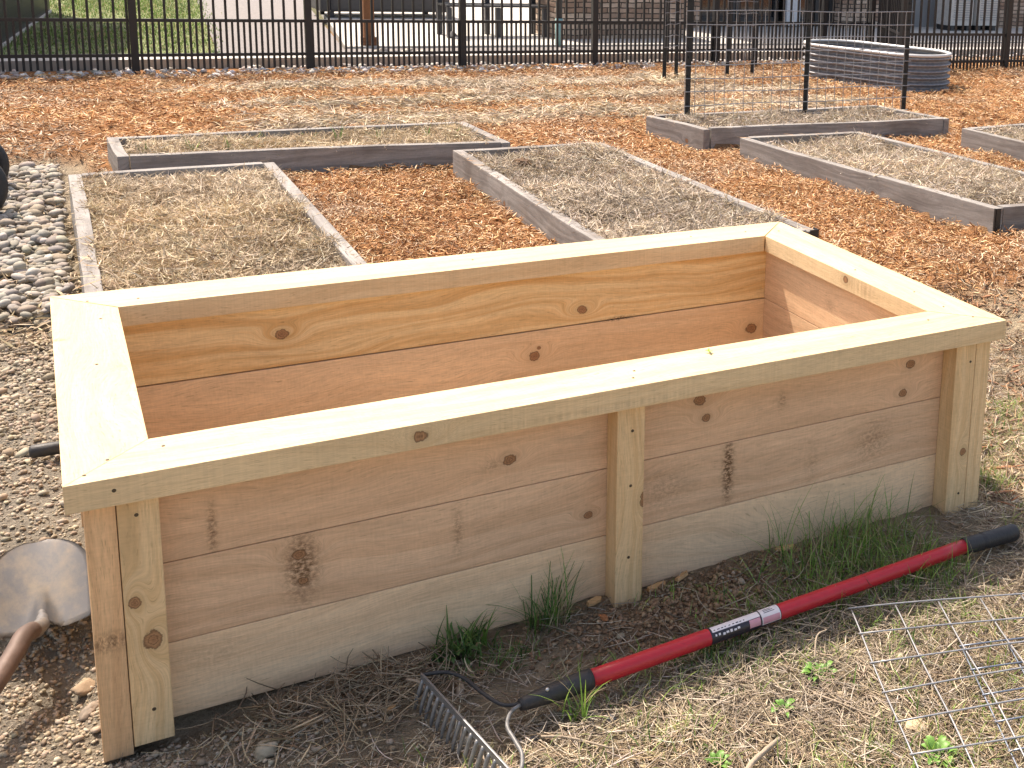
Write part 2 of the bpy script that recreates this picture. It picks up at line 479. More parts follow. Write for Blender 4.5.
def ground_colour(x, y):
    n = fbm(x, y, 3.0, 4, 21); n2 = fbm(x, y, 22.0, 3, 22)
    dirt = np.array([0.33, 0.26, 0.18]); dark = np.array([0.14, 0.095, 0.06]); tan = np.array([0.44, 0.36, 0.25])
    grey = np.array([0.30, 0.265, 0.215]); mul = np.array([0.36, 0.18, 0.085]); comp = np.array([0.23, 0.18, 0.13])
    c = dirt[None] * (1 - n[:, None]) + tan[None] * n[:, None]
    g = (sstep(0.25, -0.1, x) * sstep(-0.6, 0.2, y))[:, None]
    c = c * (1 - g) + grey * g
    # freshly dug brown soil in front of the middle post
    d = np.exp(-(((x - 1.12) / 0.30) ** 2 + ((y + 0.04) / 0.13) ** 2))
    d = np.maximum(d, np.exp(-(((x - 0.6) / 0.4) ** 2 + ((y - 0.02) / 0.1) ** 2)) * 0.6)[:, None]
    c = c * (1 - d) + np.array([0.29, 0.18, 0.105]) * d
    m = mulchmask(x, y)[:, None]
    c = c * (1 - m) + mul * m
    r = rowmask(x, y)[:, None]
    c = c * (1 - r) + comp * r
    b = np.zeros_like(x, bool)
    for p in BEDS.values(): b |= inpoly(x, y, p, 0.0)
    c = np.where(b[:, None], np.array([0.25, 0.195, 0.13]), c)
    c = c * (0.72 + 0.56 * n2[:, None])
    far = sstep(11, 14, y)[:, None]
    c = c * (1 - far) + np.array([0.16, 0.16, 0.10]) * far
    return np.clip(c, 0.01, 0.9)

def axis(breaks):
    out = []
    for (a, b_, st) in breaks:
        out.append(np.arange(a, b_, st))
    out.append([breaks[-1][1]])
    return np.unique(np.concatenate(out).round(5))

gx = axis([(-120, -20, 20), (-20, -4, 2), (-4, -0.6, 0.12), (-0.6, 2.6, 0.012), (2.6, 6.4, 0.04), (6.4, 12, 0.12), (12, 30, 2), (30, 160, 20)])
gy = axis([(-60, -10, 10), (-10, -1.2, 0.6), (-1.2, -0.8, 0.05), (-0.8, 1.3, 0.012), (1.3, 5.4, 0.035), (5.4, 9.4, 0.06), (9.4, 20, 1.5), (20, 200, 20)])
X, Y = np.meshgrid(gx, gy)
xv, yv = X.ravel(), Y.ravel()
zv = height(xv, yv)
ncol = len(gx)
ii = (np.arange(len(gy) - 1)[:, None] * ncol + np.arange(ncol - 1)[None]).ravel()
F = np.stack([ii, ii + 1, ii + 1 + ncol, ii + ncol], 1)
gm, nt, b = nodes('soil')
at = N(nt, 'ShaderNodeAttribute', attribute_name='col')
tc = N(nt, 'ShaderNodeTexCoord')
n1 = N(nt, 'ShaderNodeTexNoise'); n1.inputs['Scale'].default_value = 70; n1.inputs['Detail'].default_value = 10; n1.inputs['Roughness'].default_value = 0.8
n2 = N(nt, 'ShaderNodeTexVoronoi'); n2.inputs['Scale'].default_value = 130
nt.links.new(tc.outputs['Object'], n1.inputs['Vector']); nt.links.new(tc.outputs['Object'], n2.inputs['Vector'])
c = mixc(nt, 1.0, at.outputs['Color'], math_n(nt, 'MULTIPLY_ADD', n1.outputs['Fac'], 1.3, 0.35), 'MULTIPLY')
nt.links.new(c, b.inputs['Base Color']); b.inputs['Roughness'].default_value = 0.95; b.inputs['Specular IOR Level'].default_value = 0.1
bp = N(nt, 'ShaderNodeBump'); bp.inputs['Strength'].default_value = 1.0; bp.inputs['Distance'].default_value = 0.016
hh = math_n(nt, 'SUBTRACT', n1.outputs['Fac'], math_n(nt, 'MULTIPLY', n2.outputs['Distance'], 0.5))
nt.links.new(hh, bp.inputs['Height']); nt.links.new(bp.outputs[0], b.inputs['Normal'])
g = np_mesh('ground', np.stack([xv, yv, zv], 1), F, gm, col=ground_colour(xv, yv), smooth=True)
tag(g, kind='structure')

def camera_side(x, y, m=0.25):
    """keeps scatter to what the photograph's frame (plus a margin) can see"""
    cx_, cy_ = 0.0144, -2.0681
    dx = x - cx_; dy = y - cy_
    # left edge of view runs nearly straight up y; right edge leans ~48 degrees
    return (dx > -0.16 * 1.0 - m - 0.05 * np.maximum(dy - 2, 0) * 0.3) & (dx < dy * 1.02 + 0.35 + m)

# ------------------------------------------------------------------ mulch, straw, gravel, grass
MULCH = [(0.64, 0.42, 0.24), (0.60, 0.345, 0.17), (0.68, 0.43, 0.225), (0.46, 0.235, 0.11), (0.76, 0.53, 0.31), (0.30, 0.145, 0.07), (0.60, 0.31, 0.14), (0.80, 0.62, 0.42), (0.38, 0.22, 0.12)]
STRAW = [(0.55, 0.43, 0.28), (0.65, 0.53, 0.36), (0.42, 0.31, 0.20), (0.74, 0.63, 0.46), (0.30, 0.22, 0.14), (0.48, 0.37, 0.245)]
GSTRAW = [(0.47, 0.39, 0.30), (0.60, 0.515, 0.41), (0.35, 0.28, 0.21), (0.70, 0.62, 0.52), (0.27, 0.205, 0.15)]

def sample(n, x0, x1, y0, y1, keep, seed=None):
    x = RNG.uniform(x0, x1, n); y = RNG.uniform(y0, y1, n)
    k = keep(x, y)
    return x[k], y[k]

def inbeds(x, y, grow=0.04):
    b_ = np.zeros_like(x, bool)
    for p in BEDS.values(): b_ |= inpoly(x, y, p, grow)
    return b_

def scatter_ribbons(name, x, y, Lr, Wr, pal, mat, lift=(0.0, 0.02), pitch=0.35, bend=1.2, thick=0.0, segs=3, grow_far=0.0, zfun=None, rollamp=0.8, label=None, cat=None, var=0.2, taper=0.35, tr=None):
    n = len(x)
    z = (zfun or height)(x, y) + RNG.uniform(lift[0], lift[1], n)
    sc = 1 + grow_far * np.maximum(y, 0)
    L = RNG.uniform(*Lr, n) * sc; Wd = RNG.uniform(*Wr, n) * sc
    V, F, k = ribbons(np.stack([x, y, z], 1), L, Wd, RNG.uniform(0, 2 * math.pi, n), RNG.normal(0, pitch, n), RNG.normal(0, rollamp, n), RNG.normal(0, bend, n), thick, segs, taper)
    base = pick(n, pal, var)
    patch = fbm(x, y, 2.3, 4, 301); fade = sstep(0.52, 0.72, fbm(x, y, 1.4, 4, 302))[:, None] * 0.5
    base = base * (0.72 + 0.56 * patch)[:, None]
    grey = base.mean(1, keepdims=True) * np.array([[1.18, 1.0, 0.80]])
    base = base * (1 - fade) + grey * fade
    C = np.repeat(np.clip(base, 0.005, 0.95), k, axis=0)
    o = np_mesh(name, V, F, mat, col=C)
    tag(o, label, cat, kind='stuff')
    return o

m_chip = attrmat('bark_mulch', 0.8, 0.2)
m_straw = attrmat('dry_straw', 0.7, 0.3, trans=0.12)
m_peb = attrmat('river_stone', 0.75, 0.3, nscale=60, namp=0.3)
m_grav = attrmat('crushed_gravel', 0.85, 0.2, nscale=90, namp=0.3)
m_leaf = attrmat('green_leaf', 0.55, 0.35, trans=0.3, nscale=40, namp=0.15)

def keep_mulch(x, y):
    return camera_side(x, y) & (mulchmask(x, y) > RNG.uniform(0.1, 0.9, len(x))) & ~inbeds(x, y, 0.03) & (rowmask(x, y) < RNG.uniform(0.25, 1.1, len(x))) & (y < 9.0)
xa, ya = sample(105000, 0, 6.2, 1.1, 4.4, keep_mulch)
scatter_ribbons('bark_mulch', xa, ya, (0.014, 0.05), (0.003, 0.010), MULCH, m_chip, lift=(0.0, 0.032), thick=0.22, pitch=0.4, bend=0.9, segs=2,
                label='orange shredded bark mulch covering the paths between the weathered beds', cat='mulch')
xb, yb = sample(95000, -0.8, 11.5, 4.2, 9.0, lambda x, y: keep_mulch(x, y) & (y > 4.4))
scatter_ribbons('bark_mulch', xb, yb, (0.022, 0.07), (0.005, 0.013), MULCH, m_chip, lift=(0.0, 0.035), thick=0.2, pitch=0.32, bend=0.9, segs=2,
                label='orange shredded bark mulch spread from the beds back to the black fence', cat='mulch')
# straw in the compost rows
xr, yr = sample(60000, 0, 7, 5.1, 8.4, lambda x, y: camera_side(x, y) & (rowmask(x, y) * fbm(x, y, 1.8, 3, 66) > RNG.uniform(0.1, 0.7, len(x))))
scatter_ribbons('straw_rows', xr, yr, (0.05, 0.16), (0.004, 0.009), STRAW[:4] + GSTRAW[:2], m_straw, lift=(0.0, 0.04), pitch=0.25, bend=0.7, segs=2,
                label='strips of straw and brown compost lying across the mulch before the fence', cat='straw')
# straw inside each bed
BEDLAB = {
    'A': 'coarse tan straw filling the nearest left bed behind the new planter',
    'B': 'yellowish straw in the long bed at the back left with thin green sprouts',
    'C': 'grey dry grass clippings filling the middle bed behind the new planter',
    'D': 'dry clippings in the back right bed that holds the wire trellis',
    'E': 'pale dry grass filling the bed with a black corner bracket on the right',
    'F': 'dry straw in the bed cut by the right edge of the photo'}
for k, p in BEDS.items():
    P = np.array(p); x0, y0 = P.min(0); x1, y1 = P.max(0)
    dens = {'A': 11000, 'B': 7000, 'C': 11000, 'D': 7000, 'E': 9000, 'F': 6000}[k]
    cnt = int((x1 - x0) * (y1 - y0) * dens)
    xs, ys = sample(cnt, x0, x1, y0, y1, lambda x, y: inpoly(x, y, p, -0.09) & camera_side(x, y, 0.5))
    if k == 'A': kk = ys > 1.9; xs, ys = xs[kk], ys[kk]
    dome = lambda x, y, P=P: height(x, y) + 0.012 + 0.07 * (fbm(x, y, 4.5, 3, 77) - 0.38)
    scatter_ribbons('straw_filling', xs, ys, (0.03, 0.13), (0.002, 0.0055), (STRAW if k in 'AB' else GSTRAW + STRAW[:1]), m_straw, lift=(0.0, 0.03), pitch=0.4, bend=1.4, segs=3,
                    zfun=dome, label=BEDLAB[k], cat='straw')
for k, p in BEDS.items():
    P = np.array(p); x0, y0 = P.min(0); x1, y1 = P.max(0)
    xs, ys = sample(int((x1 - x0 + y1 - y0) * 420), x0 - 0.02, x1 + 0.02, y0 - 0.02, y1 + 0.02, lambda x, y: inpoly(x, y, p, 0.0) & ~inpoly(x, y, p, -0.07) & (fbm(x, y, 4.0, 3, 88) > 0.5) & camera_side(x, y, 0.5) & (y > 1.9))
    scatter_ribbons('stray_straw', xs, ys, (0.03, 0.09), (0.002, 0.005), STRAW + MULCH[:2], m_straw, lift=(0.0, 0.008), pitch=0.12, bend=0.5, segs=3, rollamp=0.3,
                    zfun=lambda x, y: np.full(len(x), ZT - 0.003), label='stray straw lying over the rim of the weathered bed ' + {'A': 'nearest on the left', 'B': 'at the back left', 'C': 'behind the planter middle', 'D': 'holding the trellis', 'E': 'with the black bracket', 'F': 'at the right edge'}[k], cat='straw')
# brown chips and straw mix right of the planter
def keep_right(x, y):
    return camera_side(x, y) & (x > 1.97) & (mulchmask(x, y) < 0.8)
xq, yq = sample(9000, 1.97, 4.0, -0.1, 2.0, keep_right)
BROWN = [(0.34, 0.22, 0.14), (0.24, 0.15, 0.10), (0.45, 0.33, 0.22), (0.52, 0.42, 0.30), (0.40, 0.2, 0.11)]
scatter_ribbons('brown_mulch', xq, yq, (0.02, 0.07), (0.003, 0.010), BROWN, m_chip, lift=(0.0, 0.02), thick=0.2, bend=1.0,
                label='brown shredded chips and dry stems on the ground right of the new planter', cat='mulch')
# dry grass in the foreground
def keep_fore(x, y):
    d = 0.25 + 0.9 * sstep(-0.1, -0.35, y) + 0.5 * sstep(1.7, 2.0, x)
    d = d * (0.35 + fbm(x, y, 3.5, 3, 40)) * sstep(0.1, 0.75, x + 0.1)
    soil = np.exp(-(((x - 1.12) / 0.28) ** 2 + ((y + 0.03) / 0.12) ** 2))
    return (RNG.uniform(0, 1, len(x)) < d * (1 - 0.95 * soil)) & (y < 0.04 + 2.0 * (x > 1.95)) & camera_side(x, y)
xs, ys = sample(95000, 0.0, 3.0, -0.95, 1.0, keep_fore)
scatter_ribbons('dry_grass', xs, ys, (0.02, 0.10), (0.0012, 0.0032), STRAW + GSTRAW, m_straw, lift=(0.0, 0.014), pitch=0.16, bend=0.9, segs=4, thick=0.3,
                label='dry straw-coloured grass litter in the foreground before the planter', cat='dry grass')
# tangled dark stems at the foot of the planter
def keep_dark(x, y):
    d = np.exp(-(((x - 0.42) / 0.16) ** 2 + ((y + 0.03) / 0.1) ** 2)) + 0.7 * np.exp(-(((x - 1.28) / 0.16) ** 2 + ((y + 0.2) / 0.07) ** 2))
    return RNG.uniform(0, 1, len(x)) < d
xs, ys = sample(6500, 0.1, 1.6, -0.4, 0.05, keep_dark)
scatter_ribbons('dead_stems', xs, ys, (0.03, 0.13), (0.002, 0.004), [(0.42, 0.31, 0.20), (0.56, 0.43, 0.28), (0.30, 0.21, 0.13)], m_straw, lift=(0.0, 0.03), pitch=0.25, bend=1.8, segs=5, thick=0.4,
                label='tangled brown dead stems on the shaded soil at the foot of the planter', cat='dry grass')

# stones
PEB = [(0.29, 0.265, 0.225), (0.33, 0.30, 0.25), (0.26, 0.235, 0.20), (0.36, 0.325, 0.275), (0.30, 0.255, 0.20), (0.24, 0.21, 0.175), (0.33, 0.275, 0.21), (0.28, 0.265, 0.24), (0.42, 0.39, 0.35)]
def stone_layer(name, x, y, S, pal, mat, label, cat, sub=1, rough=0.22, flat=0.6, sink=0.3, smooth=True, extra=0.0, seed=5):
    n = len(x)
    z = height(x, y) + S * flat * (1 - sink) * 0.8 + RNG.uniform(0, 1, n) * extra
    V, F, k = stones(np.stack([x, y, z], 1), S, sub, rough, flat, seed=seed)
    C = np.repeat(pick(n, pal, 0.18, 0.04), k, axis=0)
    o = np_mesh(name, V, F, mat, col=C, smooth=smooth)
    tag(o, label, cat, kind='stuff')
    return o
def keep_river(x, y):
    e = (fbm(x, y, 3, 3, 50) - 0.5) * 0.5
    return (x < 0.06) & (y > 2.45 + e) & (y < 5.12 + e * 0.3)
xs, ys = sample(17000, -1.2, 0.08, 2.0, 5.8, lambda x, y: keep_river(x, y) & camera_side(x, y, 0.5))
stone_layer('river_stones', xs, ys, 0.008 + 0.024 * RNG.uniform(0, 1, len(xs)) ** 2.2, PEB, m_peb, 'rounded grey river stones piled left of the weathered beds', 'stones', sub=2, rough=0.3, flat=0.6, extra=0.045, sink=0.1)
xs, ys = sample(9000, -1.0, 0.09, 2.2, 5.5, lambda x, y: camera_side(x, y))
scatter_ribbons('stone_litter', xs, ys, (0.02, 0.07), (0.003, 0.008), STRAW[:3] + [(0.30, 0.22, 0.14), (0.24, 0.2, 0.15)], m_straw, lift=(0.0, 0.05), pitch=0.3, bend=0.9, segs=2, label='bits of straw and dead leaf caught between the river stones', cat='litter')
def keep_grav(x, y):
    e = (fbm(x, y, 2.5, 3, 52) - 0.5)
    a = sstep(0.12, -0.02, x + e * 0.1) * sstep(0.5, 1.0, y + e) * sstep(3.3, 2.8, y)
    b_ = 0.75 * sstep(0.75, 0.1, x + e * 0.6)
    return (RNG.uniform(0, 1, len(x)) < np.maximum(a, b_)) & ~((x > 0.02) & (x < 1.9) & (y > 0.06) & (y < 1.1))
xs, ys = sample(62000, -0.9, 0.9, -0.7, 3.1, lambda x, y: keep_grav(x, y) & camera_side(x, y))
S = (0.0018 + 0.0050 * RNG.uniform(0, 1, len(xs)) ** 2.2) * (1 + 0.9 * (RNG.uniform(0, 1, len(xs)) > 0.95)) * (1 + 0.45 * np.clip(ys, 0, 3))
NX, NY = sample(26000, -0.35, 0.62, -0.5, 0.85, lambda x, y: (RNG.uniform(0, 1, len(x)) < 0.95 * sstep(0.62, 0.1, x)) & ~((x > 0.03) & (y > 0.02)))
xs = np.concatenate([xs, NX]); ys = np.concatenate([ys, NY]); S = np.concatenate([S, 0.0014 + 0.0060 * RNG.uniform(0, 1, len(NX)) ** 3.5])
GRV = [(0.38, 0.31, 0.225), (0.42, 0.35, 0.26), (0.33, 0.26, 0.19), (0.47, 0.40, 0.31), (0.29, 0.225, 0.16), (0.37, 0.32, 0.25)]
stone_layer('gravel', xs, ys, S, GRV, m_grav, 'small crushed gravel and clods of soil on the left foreground', 'gravel', sub=1, rough=0.5, flat=0.65, smooth=False, sink=0.35)
xs, ys = sample(5000, 0.4, 2.8, -0.9, 0.8, lambda x, y: camera_side(x, y) & ((y < 0.02) | (x > 1.97)))
stone_layer('gravel', xs, ys, RNG.uniform(0.002, 0.007, len(xs)) * (1 + (RNG.uniform(0, 1, len(xs)) > 0.95)), GRV[:3] + [(0.2, 0.13, 0.085)], m_grav, 'scattered grit and soil crumbs under the rake handle', 'gravel', sub=1, rough=0.5, flat=0.7, smooth=False, seed=8)
# dug soil crumbs in front of the middle post
xs = RNG.normal(1.08, 0.17, 2600); ys = RNG.normal(-0.04, 0.055, 2600); kk = (ys < 0.075); xs, ys = xs[kk], ys[kk]
stone_layer('soil_crumbs', xs, ys, (0.0015 + 0.006 * RNG.uniform(0, 1, len(xs)) ** 2), [(0.29, 0.185, 0.11), (0.35, 0.235, 0.145), (0.23, 0.145, 0.085)], m_grav, 'dark brown crumbly soil heaped in front of the middle post', 'soil', sub=1, rough=0.5, flat=0.8, smooth=False, seed=9)
xs, ys = sample(1500, -1, 12, 8.75, 9.3, lambda x, y: camera_side(x, y, 1) & (RNG.uniform(0, 1, len(x)) < 0.8))
stone_layer('fence_gravel', xs, ys, RNG.uniform(0.02, 0.05, len(xs)), [(0.55, 0.52, 0.50), (0.65, 0.61, 0.57), (0.42, 0.39, 0.36)], m_grav, 'pale gravel strip along the foot of the black fence', 'gravel', sub=1, rough=0.4, smooth=False, seed=12)

# green grass: blades
GRN = [(0.13, 0.25, 0.05), (0.18, 0.33, 0.06), (0.24, 0.40, 0.08), (0.10, 0.19, 0.045), (0.32, 0.42, 0.13)]
def blades(name, x, y, Lr, Wr, pal, label=None, cat=None, lean=0.5, parent=None, kind='stuff', segs=4):
    n = len(x); z = height(x, y)
    L = RNG.uniform(*Lr, n); W = RNG.uniform(*Wr, n)
    yaw = RNG.uniform(0, 2 * math.pi, n); tilt = np.abs(RNG.normal(0, lean, n)); curl = RNG.uniform(0.3, 1.5, n)
    s = np.linspace(0, 1, segs + 1)[None]
    th = tilt[:, None] + curl[:, None] * s
    ds = L[:, None] / segs
    hx = np.concatenate([np.zeros((n, 1)), np.cumsum(np.sin(th[:, :-1]) * ds, 1)], 1)
    hz = np.concatenate([np.zeros((n, 1)), np.cumsum(np.cos(th[:, :-1]) * ds, 1)], 1)
    w = W[:, None] * (1 - s ** 1.6 * 0.92) * 0.5
    cx_, sy_ = np.cos(yaw)[:, None], np.sin(yaw)[:, None]
    V = np.zeros((n, segs + 1, 2, 3))
    for j, sg in enumerate((-1, 1)):
        V[:, :, j, 0] = x[:, None] + hx * cx_ - sg * w * sy_
        V[:, :, j, 1] = y[:, None] + hx * sy_ + sg * w * cx_
        V[:, :, j, 2] = z[:, None] - 0.003 + hz
    base = np.arange(n)[:, None] * (segs + 1) * 2
    F = np.array([[2 * i, 2 * i + 1, 2 * i + 3, 2 * i + 2] for i in range(segs)])[None] + base[..., None]
    bc = pick(n, pal, 0.3, 0.1); dead = RNG.uniform(0, 1, n) < 0.13; bc[dead] = pick(int(dead.sum()), [(0.50, 0.42, 0.26), (0.40, 0.32, 0.19)], 0.2)
    C = np.repeat(bc, (segs + 1) * 2, axis=0)
    o = np_mesh(name, V.reshape(-1, 3), F.reshape(-1, 4), m_leaf, parent=parent, col=C)
    if kind: tag(o, label, cat, kind=kind)
    return o
def keep_g(x, y):
    d = sstep(0.46, 0.68, fbm(x, y, 4.5, 3, 60)) * 0.9
    d = np.maximum(d, 1.3 * np.exp(-(((x - 1.46) / 0.26) ** 2 + ((y + 0.27) / 0.14) ** 2)) * sstep(0.3, 0.55, fbm(x, y, 9, 2, 61)))
    d = np.maximum(d, 0.8 * np.exp(-(((x - 0.86) / 0.10) ** 2 + ((y + 0.40) / 0.08) ** 2)))
    for (gx_, gy_, gr) in ((1.40, -0.36, 0.07), (1.56, -0.33, 0.08), (0.92, -0.47, 0.05), (1.30, -0.47, 0.04), (1.02, -0.25, 0.04), (1.62, -0.42, 0.06), (1.18, -0.62, 0.04)):
        d = np.maximum(d, 1.2 * np.exp(-((x - gx_) ** 2 + (y - gy_) ** 2) / gr ** 2))
    d = np.maximum(d, 0.6 * np.exp(-(((x - 2.03) / 0.08) ** 2 + ((y - 0.09) / 0.1) ** 2)))
    return (RNG.uniform(0, 1, len(x)) < d) & (x > 0.45) & ((y < 0.03) | (x > 1.98)) & camera_side(x, y)
xs, ys = sample(36000, 0.4, 3.0, -0.95, 0.5, keep_g)
blades('green_grass', xs, ys, (0.015, 0.055), (0.0015, 0.0035), GRN[1:] + [(0.42, 0.42, 0.18), (0.34, 0.40, 0.14)], 'short green grass growing through the dry litter in the foreground', 'grass', lean=0.7)

def clump(label, x0, y0, rx, ry, n, Lr, pal=GRN, W=(0.0015, 0.0035), lean=0.35, group=None):
    t = empty('grass_clump', (x0, y0, float(height(np.array([x0]), np.array([y0]))[0])))
    tag(t, label, 'grass clump', group)
    xs = x0 + rx * np.clip(RNG.normal(0, 1, n), -1.7, 1.7); ys = y0 + ry * np.clip(RNG.normal(0, 1, n), -1.7, 1.7)
    ys = np.where((ys > 0.068) & (xs < 1.9), 0.068 - np.abs(ys - 0.068) * 0.3, ys)
    blades('blades', xs, ys, Lr, W, pal, lean=lean, parent=t, kind=None, segs=5)
    return t
DK = [(0.09, 0.18, 0.045), (0.13, 0.25, 0.06), (0.16, 0.29, 0.07), (0.08, 0.14, 0.04)]
clump('tall wispy green grass clump against the planter near its right front corner', 1.50, 0.0, 0.10, 0.04, 300, (0.05, 0.19), GRN[:3] + [(0.30, 0.33, 0.14)], W=(0.0012, 0.0028), lean=0.6)
clump('low spreading green grass clump between the rake handle and the planter', 1.46, -0.07, 0.13, 0.045, 520, (0.03, 0.11), GRN + [(0.32, 0.33, 0.15)], lean=0.9)
clump('dark green grass clump against the bottom plank left of the middle post', 0.80, 0.035, 0.022, 0.014, 120, (0.05, 0.17), DK)
clump('small dark green clump under the planter edge above the rake head', 0.63, 0.035, 0.03, 0.02, 110, (0.03, 0.09), DK, W=(0.003, 0.007))
clump('dark low green clump just below the middle of the red handle', 1.06, -0.20, 0.055, 0.03, 260, (0.02, 0.06), DK)
clump('low dark green leafy patch on the shaded soil beside the rake bow', 0.66, -0.03, 0.05, 0.025, 170, (0.02, 0.06), DK, lean=0.9)
clump('scattered green and tan blades beneath the right half of the red handle', 1.30, -0.17, 0.09, 0.03, 300, (0.02, 0.08), GRN + [(0.42, 0.35, 0.2)], lean=0.9)
clump('bright green grass blades growing beside the black socket of the rake', 0.735, -0.275, 0.012, 0.01, 22, (0.05, 0.12), GRN[1:3] + [(0.3, 0.48, 0.12)], W=(0.003, 0.005))
clump('grass clump crossing over the red handle near its black grip', 1.60, -0.17, 0.06, 0.04, 260, (0.03, 0.10), GRN)
clump('yellow-green grass clump at the foot of the right corner post', 2.03, 0.12, 0.03, 0.035, 160, (0.02, 0.07), GRN[2:] + [(0.4, 0.42, 0.16)])
clump('green patch of grass seen right of the corner post at mid height', 2.42, 0.48, 0.04, 0.03, 110, (0.02, 0.06), GRN[1:])

# broad-leaved weeds: each its own thing
def leaf_bm(bm, base, yaw, L, W, lift, droop):
    pts = []
    for i in range(6):
        t = i / 5
        w = W * math.sin(math.pi * min(1, t * 0.93 + 0.07)) ** 0.8 * 0.5
        h = lift * L * math.sin(t * math.pi * 0.6) - droop * L * t * t
        c = Vector((math.cos(yaw), math.sin(yaw), 0)); s = Vector((-math.sin(yaw), math.cos(yaw), 0))
        p = Vector(base) + c * L * t + Vector((0, 0, h))
        pts.append((bm.verts.new(p + s * w + Vector((0, 0, w * 0.4))), bm.verts.new(p), bm.verts.new(p - s * w + Vector((0, 0, w * 0.4)))))
    for i in range(5):
        for j in range(2):
            bm.faces.new((pts[i][j], pts[i][j + 1], pts[i + 1][j + 1], pts[i + 1][j]))
m_weed = simple('weed_leaf', (0.13, 0.28, 0.05), 0.5, nscale=60, namp=0.25)
m_weed.node_tree.nodes['Principled BSDF'].inputs['Subsurface Weight'].default_value = 0.0
def weed(label, x, y, r, n, mat=None):
    z = float(height(np.array([x]), np.array([y]))[0])
    bm = bmesh.new()
    for i in range(n):
        a = random.uniform(0, 6.28); q = random.uniform(0, r * 0.4)
        leaf_bm(bm, (x + q * math.cos(a), y + q * math.sin(a), z + random.uniform(0, 0.006)), a + random.uniform(-0.5, 0.5), r * random.uniform(0.35, 0.75), r * random.uniform(0.22, 0.4), random.uniform(0.1, 0.8), random.uniform(0, 0.3))
    o = bm_obj('weed', bm, mat or m_weed, smooth=True)
    tag(o, label, 'weed')
weed('bright green leafy weed on straw midway between the red handle and the wire panel', 1.19, -0.375, 0.042, 44)
weed('small flat green weed nearest below the leafy one in the straw', 1.075, -0.43, 0.035, 14)
weed('green weed under the lower left corner of the wire mesh panel', 1.245, -0.672, 0.042, 30)
weed('weed with narrow leaves at the bottom centre edge of the photo', 0.90, -0.50, 0.03, 22)
weed('broad dark green weed leaves in shade behind the rake head', 0.60, 0.02, 0.05, 18, simple('weed_leaf_dark', (0.06, 0.13, 0.035), 0.5))

# sprouts in bed B
for i in range(9):
    x = 0.45 + i * 0.19 + random.uniform(-0.05, 0.05); y = 4.55 + random.uniform(-0.05, 0.28)
    t = empty('sprout', (x, y, 0.15)); tag(t, 'thin green shoot standing in the straw of the back left bed', 'sprout', 'green shoots in the back left bed')
    xs = RNG.normal(x, 0.012, 9); ys = RNG.normal(y, 0.012, 9)
    blades('blades', xs, ys, (0.05, 0.12), (0.005, 0.009), DK, lean=0.2, parent=t, kind=None)
# sparse green in that bed
# ------------------------------------------------------------------ the new planter
PL = 1.9475; PW = 1.0758; TT = 0.0481; OV = 0.0244; P1 = 0.0447; P2 = 0.061; SB = 0.0524
WL, WR, WF, WB = 0.1284, 0.1375, 0.14, 0.1423
Z1 = H; Z0 = H - TT
planter = empty('raised_planter', (PL / 2, PW / 2, 0))
tag(planter, 'new pale timber planter box with wide cap rails, large in the foreground', 'planter box')
CREAM = (0.72, 0.54, 0.325); CREAM_L = (0.56, 0.36, 0.18)
HONEY = (0.66, 0.46, 0.25); HONEY_L = (0.47, 0.26, 0.105)
PINK = (0.76, 0.515, 0.335); PINK_L = (0.60, 0.365, 0.215)
m_screw = simple('screw_steel', (0.09, 0.07, 0.05), 0.5, 0.6)
gap = 0.0013
def rail(name, poly, mat, along, origin, across):
    return prism(name, poly, Z0, Z1, mat, planter, along, origin, bevel=0.0014, seg=2, across=across)
r_front = rail('cap_rail', [(0, 0), (PL, 0), (PL - WR + gap, WF - gap), (WL - gap, WF - gap)],
               wood('rail_front', CREAM, CREAM_L, knots=[(0.546, -0.005, 0.011, 0.024)], stains=[(1.36, 0.035, 0.03, 0.006, 0.5, 0.048, 0.01), (0.24, 0.05, 0.05, 0.0025, 0.6, 0.048, 0.01), (1.53, 0.06, 0.03, 0.008, 0.5, 0.048, 0.01), (0.9, 0.0, 0.3, 0.01, 0.25, 0.012, 0.008)], seed=2.3, ringf=40, contrast=0.3), (1, 0, 0), (0, 0, Z0), (0, 1, 0))
r_back = rail('cap_rail', [(WL + gap, PW - WB + gap), (PL - WR - gap, PW - WB + gap), (PL, PW), (0, PW)],
              wood('rail_back', CREAM, CREAM_L, seed=5.1, ringf=40, contrast=0.28, knots=[]), (1, 0, 0), (0, 0, Z0), (0, 1, 0))
r_left = rail('cap_rail', [(0, 0.0002), (WL - gap, WF - gap + 0.0002), (WL - gap, PW - WB - gap), (0, PW - 0.002)],
              wood('rail_left', CREAM, CREAM_L, stains=[(0.745, 0.012, 0.008, 0.014, 0.9, -0.048, 0.01), (0.53, 0.10, 0.03, 0.02, 0.3, -0.048, 0.01)], seed=8.8, ringf=36, contrast=0.25), (0, 1, 0), (0, 0, Z0), (1, 0, 0))
r_right = rail('cap_rail', [(PL, 0.002), (PL, PW - 0.002), (PL - WR + gap, PW - WB - gap), (PL - WR + gap, WF + gap)],
               wood('rail_right', CREAM, CREAM_L, knots=[(0.50, -0.006, 0.012, -0.03)], stains=[(0.44, 0.0, 0.06, 0.01, 0.5, -0.025, 0.02)], seed=3.9, ringf=44, contrast=0.32), (0, 1, 0), (PL - WR, 0, Z0), (1, 0, 0))

